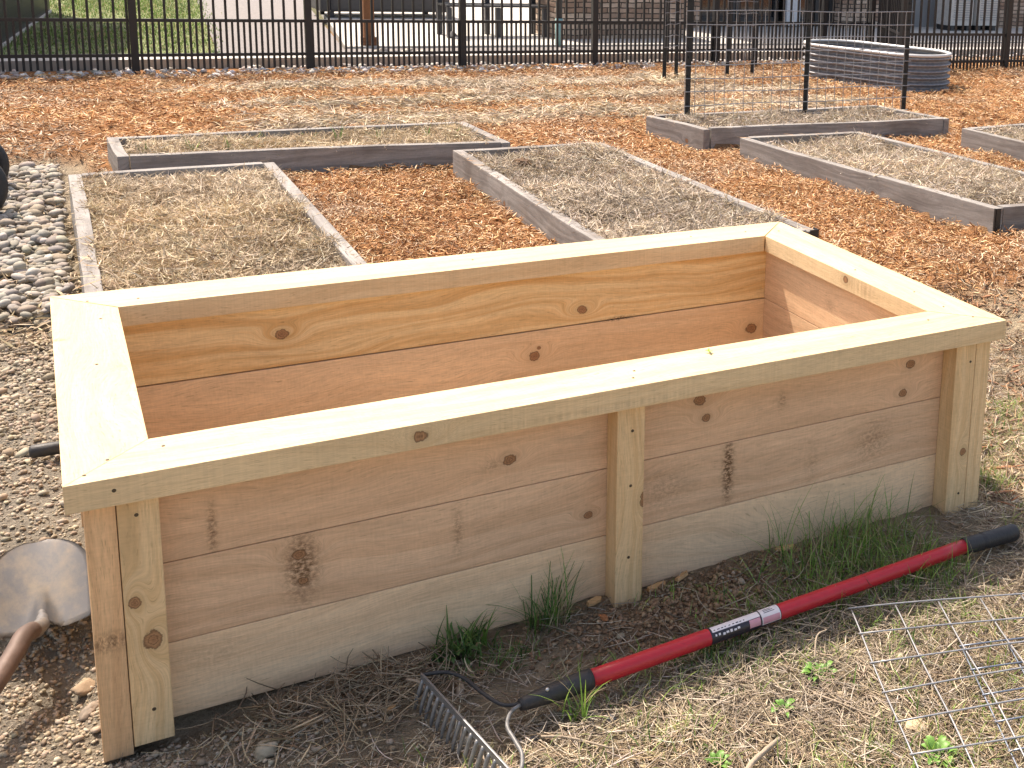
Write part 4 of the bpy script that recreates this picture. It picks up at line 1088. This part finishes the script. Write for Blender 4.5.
# ------------------------------------------------------------------ trellises
m_tpost = simple('black_steel_post', (0.02, 0.022, 0.024), 0.55, 0.3, nscale=50, namp=0.4)
def tpost(par, x, y, z0, z1, s=0.024):
    bm = bmesh.new()
    bm_box(bm, (x, y, (z0 + z1) / 2), (s * 1.5, 0.004, z1 - z0)); bm_box(bm, (x, y + s * 0.5 + 0.002, (z0 + z1) / 2), (0.005, s, z1 - z0))
    k = z0 + 0.05
    while k < z1: bm_box(bm, (x, y - 0.005, k), (0.008, 0.008, 0.01)); k += 0.06
    return bm_obj('post', bm, m_tpost, par)
def trellis(label, posts, z0, z1, wz0, wz1, dz, dx, r=0.0022):
    p0 = Vector(posts[0] + (0,)); t = empty('wire_trellis', p0); tag(t, label, 'trellis')
    for (x, y) in posts: tpost(t, x, y, z0, z1)
    a = Vector(posts[0] + (0,)); c_ = Vector(posts[-1] + (0,)); L_ = (c_ - a).length; d = (c_ - a).normalized(); n = Vector((d.y, -d.x, 0)) * 0.014
    a = a - d * 0.03
    z = wz0
    while z <= wz1 + 1e-6:
        pts = [a + n + d * ((L_ + 0.06) * s) + Vector((0, 0, z + 0.004 * math.sin(9 * s + z * 20))) for s in np.linspace(0, 1, 16)]
        bm = bmesh.new(); bm_tube(bm, pts, r, 6); bm_obj('horizontal_wire', bm, m_wire, t); z += dz
    k = 0.0
    while k <= L_ + 0.06:
        bm = bmesh.new(); pts = [a + n * 1.2 + d * (k + 0.002 * math.sin(z_ * 11 + k)) + Vector((0, 0, z_)) for z_ in np.linspace(wz0, wz1, 8)]
        bm_tube(bm, pts, r * 0.75, 5); bm_obj('vertical_wire', bm, m_wire, t); k += dx
trellis('wire trellis on three black steel posts standing in the back right bed', [(3.51, 4.817), (4.419, 4.83), (5.247, 4.80)], 0.05, 1.06, 0.18, 0.88, 0.0875, 0.072, 0.0030)
trellis('narrow wire trellis on a black post just before the fence, left of the corrugated tank', [(4.622, 7.472), (4.80, 7.60)], 0.0, 1.25, 0.35, 1.2, 0.10, 0.09)
trellis('narrow wire trellis on a black post behind the larger trellis', [(5.33, 7.614), (5.62, 7.66)], 0.0, 1.25, 0.2, 1.2, 0.11, 0.10)
st_ = empty('metal_stake', (6.181, 8.579, 0)); tag(st_, 'short black stake near the fence left of the corrugated tank', 'stake')
bm = bmesh.new(); bm_box(bm, (6.181, 8.579, 0.35), (0.03, 0.03, 0.7)); bm_box(bm, (6.181, 8.579, 0.70), (0.04, 0.04, 0.012)); bm_obj('shaft', bm, m_tpost, st_)

# ------------------------------------------------------------------ corrugated tank bed
tk = empty('corrugated_tank', (6.72, 7.45, 0)); tag(tk, 'oval corrugated galvanised metal planter standing on mulch before the fence', 'metal planter')
m_galv, nt, b = nodes('galvanised_sheet')
tc = N(nt, 'ShaderNodeTexCoord'); vn = N(nt, 'ShaderNodeTexVoronoi'); vn.inputs['Scale'].default_value = 30
nt.links.new(tc.outputs['Object'], vn.inputs['Vector'])
c = mixc(nt, math_n(nt, 'MULTIPLY', vn.outputs['Distance'], 1.1), (0.19, 0.20, 0.22), (0.32, 0.33, 0.35)); nt.links.new(c, b.inputs['Base Color'])
b.inputs['Metallic'].default_value = 0.55; b.inputs['Roughness'].default_value = 0.45
def stadium(c_, L_, W_, ang, n=18):
    r_ = W_ / 2; h = L_ / 2 - r_; out = []
    for k in range(n + 1): a = -math.pi / 2 + math.pi * k / n; out.append((h + r_ * math.cos(a), r_ * math.sin(a)))
    for k in range(n + 1): a = math.pi / 2 + math.pi * k / n; out.append((-h + r_ * math.cos(a), r_ * math.sin(a)))
    ca, s_ = math.cos(ang), math.sin(ang)
    return [(c_[0] + x * ca - y * s_, c_[1] + x * s_ + y * ca) for x, y in out]
def shell(name, c_, L_, W_, ang, prof, mat, par):
    bm = bmesh.new(); rows = []
    for (off, z) in prof:
        rows.append([bm.verts.new((x, y, z)) for x, y in stadium(c_, L_ + 2 * off, W_ + 2 * off, ang)])
    n = len(rows[0])
    for i in range(len(rows) - 1):
        for k in range(n): bm.faces.new((rows[i][k], rows[i][(k + 1) % n], rows[i + 1][(k + 1) % n], rows[i + 1][k]))
    return bm_obj(name, bm, mat, par, True)
TC = (6.725, 7.229); TL = 1.51; TW = 0.72; TA = R(-67.8); TZ0, TZ1 = 0.03, 0.352
prof = []
for i in range(61):
    u = i / 60; ph = u * 5.5
    prof.append((0.018 * math.cos(ph * 2 * math.pi), TZ0 + (TZ1 - TZ0) * u))
shell('corrugated_wall', TC, TL, TW, TA, prof + [(p[0] - 0.006, p[1]) for p in prof[::-1]], m_galv, tk)
pr_ = [(-0.012, TZ1 - 0.012), (0.012, TZ1 - 0.012), (0.017, TZ1), (0.012, TZ1 + 0.014), (-0.012, TZ1 + 0.014), (-0.017, TZ1), (-0.012, TZ1 - 0.012)]
shell('rim', TC, TL, TW, TA, pr_, simple('pale_rim', (0.62, 0.63, 0.63), 0.45, 0.2, namp=0.1), tk)
bm = bmesh.new(); bm.faces.new([bm.verts.new((x, y, 0.14)) for x, y in stadium(TC, TL - 0.06, TW - 0.06, TA)])
bm_obj('soil_fill', bm, simple('pale_fill', (0.30, 0.24, 0.17), 0.9, nscale=30, bump=0.5), tk)

# ------------------------------------------------------------------ fence
m_fence = simple('black_fence_paint', (0.014, 0.014, 0.016), 0.45, 0.0, nscale=20, namp=0.2)
FZ_B, FZ_M, FZ_T = 0.147, 0.432, 1.30
def fence(label, P, Q, posts, pitch=0.09, half=True, zoff=0.0):
    P = Vector(P); Q = Vector(Q); d = (Q - P).normalized(); L_ = (Q - P).length
    ang = math.atan2(d.y, d.x); rot = Matrix.Rotation(ang, 3, 'Z')
    f = empty('metal_fence', ((P + Q) / 2)); tag(f, label, 'fence')
    for z in (FZ_B, FZ_M, FZ_T):
        bm = bmesh.new(); bm_box(bm, (P + Q) / 2 + Vector((0, 0, z + zoff)), (L_, 0.024, 0.026), rot); bm_obj('rail', bm, m_fence, f)
    for s in posts:
        bm = bmesh.new(); c_ = P + d * s
        bm_box(bm, c_ + Vector((0, 0, 0.70)), (0.056, 0.056, 1.42), rot); bm_box(bm, c_ + Vector((0, 0, 1.418)), (0.068, 0.068, 0.016), rot)
        bm_obj('post', bm, m_fence, f)
    cand = []
    k = 0; s = 0.045
    while s < L_:
        if min(abs(s - q) for q in posts) > 0.03:
            cand.append((s, k % 2 == 0))
        s += pitch / 2; k += 1
    talls = [s for s, t in cand if t]; shorts = [s for s, t in cand if not t]
    def picket(bm, s, z0, z1, w):
        bm_box(bm, P + d * s + Vector((0, 0, (z0 + z1) / 2)), (w, w, z1 - z0), rot)
    for lst, nm, z1, w in ((talls, 'tall_picket', 1.36, 0.0185), (shorts, 'short_picket', FZ_M, 0.017)):
        for s in lst[:96]:
            bm = bmesh.new(); picket(bm, s, 0.03, z1, w); bm_obj(nm, bm, m_fence, f)
        if lst[96:]:
            bm = bmesh.new()
            for s in lst[96:]: picket(bm, s, 0.03, z1, w)
            o = bm_obj(nm, bm, m_fence, f); o['kind'] = 'stuff'
    return f
fence('black metal picket fence running across the back of the garden', (-0.75, 9.18, 0), (7.95, 8.98, 0), [0.11, 1.435, 2.755, 4.085, 5.375, 6.70, 8.03, 8.66])
fence('black metal fence section at the right edge, nearer than the long run', (7.40, 7.74, 0), (9.6, 7.60, 0), [0.02, 1.36, 2.15])
fence('short black fence return linking the long run to the nearer section', (7.97, 8.95, 0), (7.42, 7.78, 0), [0.65])

# ------------------------------------------------------------------ beyond the fence
def sheet(name, poly, z, mat, thick=0.0, kind='structure'):
    bm = bmesh.new(); vs = [bm.verts.new((x, y, z)) for x, y in poly]; f_ = bm.faces.new(vs)
    bmesh.ops.recalc_face_normals(bm, faces=bm.faces)
    if f_.normal.z < 0: f_.normal_flip()
    if thick:
        r_ = bmesh.ops.extrude_face_region(bm, geom=[f_]); vv = [g_ for g_ in r_['geom'] if isinstance(g_, bmesh.types.BMVert)]
        for v in vv: v.co.z -= thick
        bmesh.ops.recalc_face_normals(bm, faces=bm.faces)
    o = bm_obj(name, bm, mat); tag(o, kind=kind); return o
m_conc = simple('pale_concrete', (0.52, 0.50, 0.46), 0.85, nscale=6, namp=0.15, bump=0.1)
m_concd = simple('grey_path_grit', (0.22, 0.205, 0.20), 0.95, nscale=40, namp=0.45, bump=0.6)
m_lawn = simple('lawn_turf', (0.17, 0.20, 0.08), 0.95, nscale=9, namp=0.5, bump=0.5)
sheet('kerb', [(-5, 9.42), (14, 9.30), (14, 9.52), (-5, 9.64)], 0.085, m_conc, 0.09)
sheet('lawn', [(-9, 9.66), (1.35, 9.62), (1.9, 16.5), (2.2, 26), (-9, 26)], 0.062, m_lawn)
sheet('gravel_path', [(1.36, 9.62), (2.45, 9.61), (3.3, 16.6), (4.5, 26), (2.21, 26), (1.91, 16.5)], 0.058, m_concd)
sheet('gravel_bed', [(2.46, 9.61), (14, 9.5), (14, 10.25), (2.55, 10.35)], 0.054, m_concd)
sheet('patio', [(2.56, 10.36), (14, 10.26), (14, 30), (4.6, 30), (3.5, 17.0)], 0.075, m_conc, 0.09)
# lawn blades
xs = RNG.uniform(-1.2, 2.1, 60000); ys = RNG.uniform(9.7, 17, 60000); kk = (xs < 1.33 + (ys - 9.6) * 0.08 + RNG.normal(0, 0.08, len(xs))) & (fbm(xs, ys, 1.2, 3, 90) > RNG.uniform(0.1, 0.55, len(xs)))
xs, ys = xs[kk], ys[kk]
o = blades('lawn_grass', xs, ys, (0.02, 0.05), (0.006, 0.012), [(0.11, 0.21, 0.045), (0.16, 0.27, 0.06), (0.09, 0.16, 0.04), (0.28, 0.31, 0.12)], 'mown green lawn beyond the fence on the left', 'grass', lean=0.7, segs=2)
for v in (o,): v.location.z = 0.06
# pale stones behind the fence
for i, (x, y, s) in enumerate([(2.72, 9.75, 0.06), (2.86, 9.8, 0.05), (2.98, 9.74, 0.065), (3.12, 9.78, 0.05), (2.8, 9.95, 0.05), (3.05, 9.93, 0.055), (3.25, 9.76, 0.045)]):
    V, F, k = stones(np.array([[0, 0, 0.0]]), np.array([s]), 2, 0.4, 0.7, 1, seed=40 + i)
    o = np_mesh('boulder', V + np.array([x, y, 0.054 + s * 0.4]), F, m_peb if False else simple('pale_boulder', (0.58, 0.52, 0.44), 0.85, nscale=20), smooth=False)
    tag(o, 'pale stone in the small pile between the kerb and the patio', 'stone', 'pale stones behind the fence')

# dark clad shed, far left
m_clad, nt, b = nodes('dark_cladding')
tc = N(nt, 'ShaderNodeTexCoord'); wv = N(nt, 'ShaderNodeTexWave'); wv.wave_type = 'BANDS'; wv.bands_direction = 'Z'; wv.wave_profile = 'SAW'
wv.inputs['Scale'].default_value = 4.5; nt.links.new(tc.outputs['Object'], wv.inputs['Vector'])
no = N(nt, 'ShaderNodeTexNoise'); no.inputs['Scale'].default_value = 12; nt.links.new(tc.outputs['Object'], no.inputs['Vector'])
c = mixc(nt, no.outputs['Fac'], (0.035, 0.038, 0.042), (0.07, 0.073, 0.08)); nt.links.new(c, b.inputs['Base Color'])
bp = N(nt, 'ShaderNodeBump'); bp.inputs['Distance'].default_value = 0.03; bp.inputs['Strength'].default_value = 1.0
nt.links.new(wv.outputs['Fac'], bp.inputs['Height']); nt.links.new(bp.outputs[0], b.inputs['Normal'])
shd = empty('shed', (-2.05, 12.72, 0), R(-6.3)); tag(shd, 'dark grey clad shed beyond the fence at the top left', 'shed')
bm = bmesh.new(); bm_box(bm, (-2.05, 12.72, 1.42), (4.06, 3.9, 2.7)); bm_obj('wall', bm, m_clad, shd)
bm = bmesh.new(); bm_box(bm, (-2.05, 12.72, 0.06), (4.09, 3.93, 0.06)); bm_obj('base', bm, m_conc, shd)
bm = bmesh.new()
for sx in (-1, 1):
    bm_box(bm, (-2.05 + sx * 1.1, 12.72, 3.1), (2.5, 4.4, 0.08), Matrix.Rotation(sx * 0.35, 3, 'Y'))
bm_obj('roof', bm, simple('shed_roofing', (0.08, 0.08, 0.085), 0.8), shd)

# main building with stone facing
m_stone, nt, b = nodes('ledge_stone')
tc = N(nt, 'ShaderNodeTexCoord'); sx = N(nt, 'ShaderNodeSeparateXYZ'); nt.links.new(tc.outputs['Object'], sx.inputs[0])
cb = N(nt, 'ShaderNodeCombineXYZ'); nt.links.new(math_n(nt, 'ADD', sx.outputs[0], sx.outputs[1]), cb.inputs[0]); nt.links.new(sx.outputs[2], cb.inputs[1])
wn = N(nt, 'ShaderNodeTexNoise'); wn.inputs['Scale'].default_value = 5; nt.links.new(cb.outputs[0], wn.inputs['Vector'])
wa = N(nt, 'ShaderNodeVectorMath'); wa.operation = 'SCALE'; wa.inputs[3].default_value = 0.03; nt.links.new(wn.outputs['Color'], wa.inputs[0])
wb = N(nt, 'ShaderNodeVectorMath'); wb.operation = 'ADD'; nt.links.new(cb.outputs[0], wb.inputs[0]); nt.links.new(wa.outputs[0], wb.inputs[1])
br = N(nt, 'ShaderNodeTexBrick'); br.inputs['Scale'].default_value = 1.0; br.inputs['Brick Width'].default_value = 0.26; br.inputs['Row Height'].default_value = 0.062
br.inputs['Mortar Size'].default_value = 0.006; br.inputs['Bias'].default_value = 0.1; br.offset = 0.37
br.inputs['Color1'].default_value = (0.56, 0.45, 0.36, 1); br.inputs['Color2'].default_value = (0.28, 0.19, 0.14, 1); br.inputs['Mortar'].default_value = (0.05, 0.042, 0.035, 1)
nt.links.new(wb.outputs[0], br.inputs['Vector'])
nz = N(nt, 'ShaderNodeTexNoise'); nz.inputs['Scale'].default_value = 9; nz.inputs['Detail'].default_value = 5; nt.links.new(tc.outputs['Object'], nz.inputs['Vector'])
c = mixc(nt, 1.0, br.outputs['Color'], math_n(nt, 'MULTIPLY_ADD', nz.outputs['Fac'], 1.2, 0.5), 'MULTIPLY'); nt.links.new(c, b.inputs['Base Color']); b.inputs['Roughness'].default_value = 0.9
bp = N(nt, 'ShaderNodeBump'); bp.inputs['Distance'].default_value = 0.03; nt.links.new(math_n(nt, 'SUBTRACT', nz.outputs['Fac'], br.outputs['Fac']), bp.inputs['Height']); nt.links.new(bp.outputs[0], b.inputs['Normal'])
bd_ = empty('building', (8.5, 12.5, 0)); tag(bd_, 'building with stacked stone facing and dark glazed doors behind the fence', 'building')
YW = 10.95
def part(name, c_, s, mat, par=bd_, bev=0.0):
    bm = bmesh.new(); bm_box(bm, c_, s, None, bev); return bm_obj(name, bm, mat, par)
m_dark = simple('dark_glass', (0.012, 0.016, 0.022), 0.08, spec=0.8, namp=0.05)
m_frame = simple('charcoal_frame', (0.04, 0.042, 0.045), 0.5); m_grey = simple('grey_render', (0.33, 0.34, 0.35), 0.8, nscale=4, namp=0.1)
YB_ = 12.3
part('stone_wall', (10.27, YB_ + 1.5, 1.55), (1.04, 3.0, 3.0), m_stone)
part('stone_wall', (14.1, YB_ + 1.5, 1.55), (3.2, 3.0, 3.0), m_stone)
part('stone_wall', (7.2, YB_ + 1.5, 1.55), (0.5, 3.0, 3.0), m_stone)
part('back_wall', (9.9, YB_ + 2.2, 1.55), (6.4, 1.2, 2.96), m_grey)
part('roof', (10.9, YB_ + 1.7, 3.12), (8.6, 3.6, 0.14), m_frame)
for x0, x1 in ((7.48, 8.13), (8.15, 8.82), (9.12, 9.42), (9.44, 9.74)):
    dr = part('glass_door', ((x0 + x1) / 2, YB_ + 0.3, 1.15), (x1 - x0 - 0.1, 0.03, 2.1), m_dark)
    for sx_ in (x0 + 0.03, x1 - 0.03): part('frame', (sx_, YB_ + 0.28, 1.15), (0.06, 0.08, 2.16), m_frame, dr)
    part('frame', ((x0 + x1) / 2, YB_ + 0.28, 0.14), (x1 - x0 - 0.13, 0.07, 0.12), m_frame, dr)
part('pale_pillar', (8.97, YB_ + 0.12, 1.3), (0.22, 0.1, 2.4), simple('pale_blue_trim', (0.60, 0.63, 0.66), 0.6))
part('rendered_panel', (11.64, YB_ + 0.3, 1.4), (1.68, 0.2, 2.7), m_grey)
part('lintel', (8.6, YB_ + 0.25, 2.45), (2.26, 0.4, 0.34), m_grey)
lw = empty('stone_pier_wall', (5.75, 11.3, 0.075)); tag(lw, 'low stacked-stone wall behind the middle of the fence, right of the bench', 'stone wall')
part('stone_body', (5.75, 11.3, 0.44), (1.6, 0.7, 0.73), m_stone, lw)
part('stone_cap', (5.75, 11.3, 0.835), (1.68, 0.78, 0.06), m_conc, lw)
# air conditioning units on the right
def ac(label, x, y):
    e_ = empty('air_conditioner', (x, y, 0.075)); tag(e_, label, 'air conditioner')
    bm = bmesh.new(); bm_box(bm, (x, y, 0.50), (0.44, 0.36, 0.70), None, 0.01); bm_obj('housing', bm, simple('pale_housing', (0.56, 0.55, 0.52), 0.6), e_)
    for sx_ in (-0.15, 0.15): bm = bmesh.new(); bm_box(bm, (x + sx_, y, 0.115), (0.06, 0.34, 0.08)); bm_obj('foot', bm, m_frame, e_)
    bm = bmesh.new()
    for k in range(9): bm_box(bm, (x + 0.02, y - 0.183, 0.24 + k * 0.035), (0.34, 0.006, 0.012))
    bm_obj('grille', bm, m_grey, e_)
ac('pale boxy air conditioning unit behind the right fence, left one', 11.57, 12.0)
ac('pale boxy air conditioning unit behind the right fence, right one by the stone wall', 12.08, 12.0)

# porch post, pipe, bench, dark bench, path light
pb = empty('porch_post', (2.80, 10.02, 0)); tag(pb, 'brown square timber post standing on the patio behind the fence', 'post')
box_board('post_body', (2.755, 10.42, 0.09), (2.855, 10.52, 2.6), wood('stained_post', (0.26, 0.115, 0.055), (0.15, 0.06, 0.03), [], [], 71, 40, 0.4), pb, (0, 0, 1), across=(1, 0, 0))
box_board('post_foot', (2.74, 10.405, 0.075), (2.87, 10.535, 0.16), wood('stained_foot', (0.22, 0.10, 0.05), (0.13, 0.05, 0.03), [], [], 72, 40, 0.4), pb, (1, 0, 0))
pb.location = (2.80, 10.47, 0)
for ch in pb.children: ch.data.transform(Matrix.Translation((0, -0.45, 0)))
dp_ = empty('drain_pipe', (4.75, 10.35, 0)); tag(dp_, 'dark downpipe with pale teal lower end beside the stone wall', 'pipe')
tube('upper_pipe', [(4.75, 10.35, 0.36), (4.75, 10.35, 2.6)], 0.035, m_frame, dp_, 12)
tube('lower_pipe', [(4.75, 10.35, 0.07), (4.75, 10.35, 0.36)], 0.04, simple('teal_pipe', (0.22, 0.42, 0.42), 0.5), dp_, 12)
pl_ = empty('path_light', (3.50, 9.98, 0.05)); tag(pl_, 'small black path light behind the fence', 'path light')
tube('stem', [(3.50, 9.98, 0.05), (3.50, 9.98, 0.22)], 0.012, m_frame, pl_, 8)
bm = bmesh.new(); bmesh.ops.create_cone(bm, cap_ends=True, segments=16, radius1=0.055, radius2=0.012, depth=0.05, matrix=Matrix.Translation((3.50, 9.98, 0.235))); bm_obj('hood', bm, m_frame, pl_)

m_bench = simple('dark_slatted_metal', (0.05, 0.052, 0.058), 0.5, 0.3)
bc = empty('slatted_bench', (4.35, 11.35, 0.075)); tag(bc, 'dark slatted metal bench on the pale patio behind the fence', 'bench')
bx0, bx1, by = 3.78, 4.92, 11.35
for i in range(6):
    bm = bmesh.new(); bm_box(bm, ((bx0 + bx1) / 2, by - 0.17 + i * 0.068, 0.42), (bx1 - bx0, 0.045, 0.02)); bm_obj('seat_slat', bm, m_bench, bc)
for i in range(5):
    bm = bmesh.new(); bm_box(bm, ((bx0 + bx1) / 2, by + 0.22 + i * 0.012, 0.50 + i * 0.075), (bx1 - bx0, 0.02, 0.05)); bm_obj('back_slat', bm, m_bench, bc)
for x in (bx0 + 0.03, (bx0 + bx1) / 2, bx1 - 0.03):
    for yy in (by - 0.18, by + 0.2):
        bm = bmesh.new(); bm_box(bm, (x, yy, 0.24 if yy < by else 0.45), (0.05, 0.05, 0.33 if yy < by else 0.75)); bm_obj('leg', bm, m_bench, bc)
for x in (bx0 + 0.03, bx1 - 0.03):
    bm = bmesh.new(); bm_box(bm, (x, by, 0.62), (0.05, 0.44, 0.035)); bm_obj('armrest', bm, m_bench, bc)
dk = empty('dark_lounge_seat', (3.6, 14.0, 0.075)); tag(dk, 'low black upholstered seat on the patio at the top edge, left of the bench', 'outdoor seat')
bm = bmesh.new(); bm_box(bm, (3.75, 14.0, 0.30), (1.35, 0.7, 0.30), None, 0.04); bm_obj('seat', bm, m_bench, dk)
bm = bmesh.new(); bm_box(bm, (3.75, 14.42, 0.58), (1.35, 0.16, 0.7), None, 0.04); bm_obj('backrest', bm, m_bench, dk)
for x in (3.02, 4.48):
    bm = bmesh.new(); bm_box(bm, (x, 14.0, 0.40), (0.12, 0.7, 0.5), None, 0.03); bm_obj('armrest', bm, m_bench, dk)
for x in (3.1, 4.4):
    for yy in (13.72, 14.3):
        bm = bmesh.new(); bm_box(bm, (x, yy, 0.11), (0.05, 0.05, 0.09)); bm_obj('leg', bm, m_bench, dk)

# ------------------------------------------------------------------ light, sky, camera
W_ = bpy.data.worlds.new('World'); SC.world = W_; W_.use_nodes = True
nt = W_.node_tree; bg = nt.nodes['Background']
sk = nt.nodes.new('ShaderNodeTexSky'); sk.sky_type = 'NISHITA'; sk.sun_disc = False
sdir = Vector((0.20, -0.60, -1.0)).normalized()     # the way the light travels
el = math.asin(-sdir.z); az = math.atan2(-sdir.x, -sdir.y)   # azimuth from +Y, clockwise
sk.sun_elevation = el; sk.sun_rotation = az
sk.air_density = 1.0; sk.dust_density = 3.0; sk.ozone_density = 0.6
nt.links.new(sk.outputs[0], bg.inputs[0]); bg.inputs[1].default_value = 0.15
sl = bpy.data.lights.new('sun', 'SUN'); sl.energy = 3.9; sl.angle = R(0.53); sl.color = (1.0, 0.985, 0.96)
so = bpy.data.objects.new('sun', sl); COL.objects.link(so); so.rotation_euler = sdir.to_track_quat('-Z', 'Y').to_euler(); so.location = (0, 0, 8)

cam = bpy.data.cameras.new('camera'); co = bpy.data.objects.new('camera', cam); COL.objects.link(co)
pi_, ya_, ro_ = -0.2062, 0.5892, 0.0511
Fw = Vector((math.sin(ya_) * math.cos(pi_), math.cos(ya_) * math.cos(pi_), math.sin(pi_)))
Rt = Fw.cross(Vector((0, 0, 1))).normalized(); Up = Rt.cross(Fw)
R2 = Rt * math.cos(ro_) + Up * math.sin(ro_); U2 = -Rt * math.sin(ro_) + Up * math.cos(ro_)
M = Matrix((R2, U2, -Fw)).transposed().to_4x4(); M.translation = Vector((0.0144, -2.0681, 0.9014 + H))
co.matrix_world = M
cam.sensor_width = 36; cam.lens = 1196.5654 / 1024 * 36
cam.shift_x = -313.94 / 1024; cam.shift_y = -200.46 / 1024
cam.clip_start = 0.05; cam.clip_end = 600
SC.camera = co
SC.view_settings.view_transform = 'Standard'; SC.view_settings.look = 'None'; SC.view_settings.gamma = 1
SC.view_settings.exposure = 0.87
SC.view_settings.use_white_balance = True; SC.view_settings.white_balance_temperature = 7800; SC.view_settings.white_balance_tint = 14
SC.cycles.adaptive_threshold = 0.02
SC.cycles.max_bounces = 8; SC.cycles.transmission_bounces = 2; SC.cycles.glossy_bounces = 3
SC.render.resolution_x = 1024; SC.render.resolution_y = 768
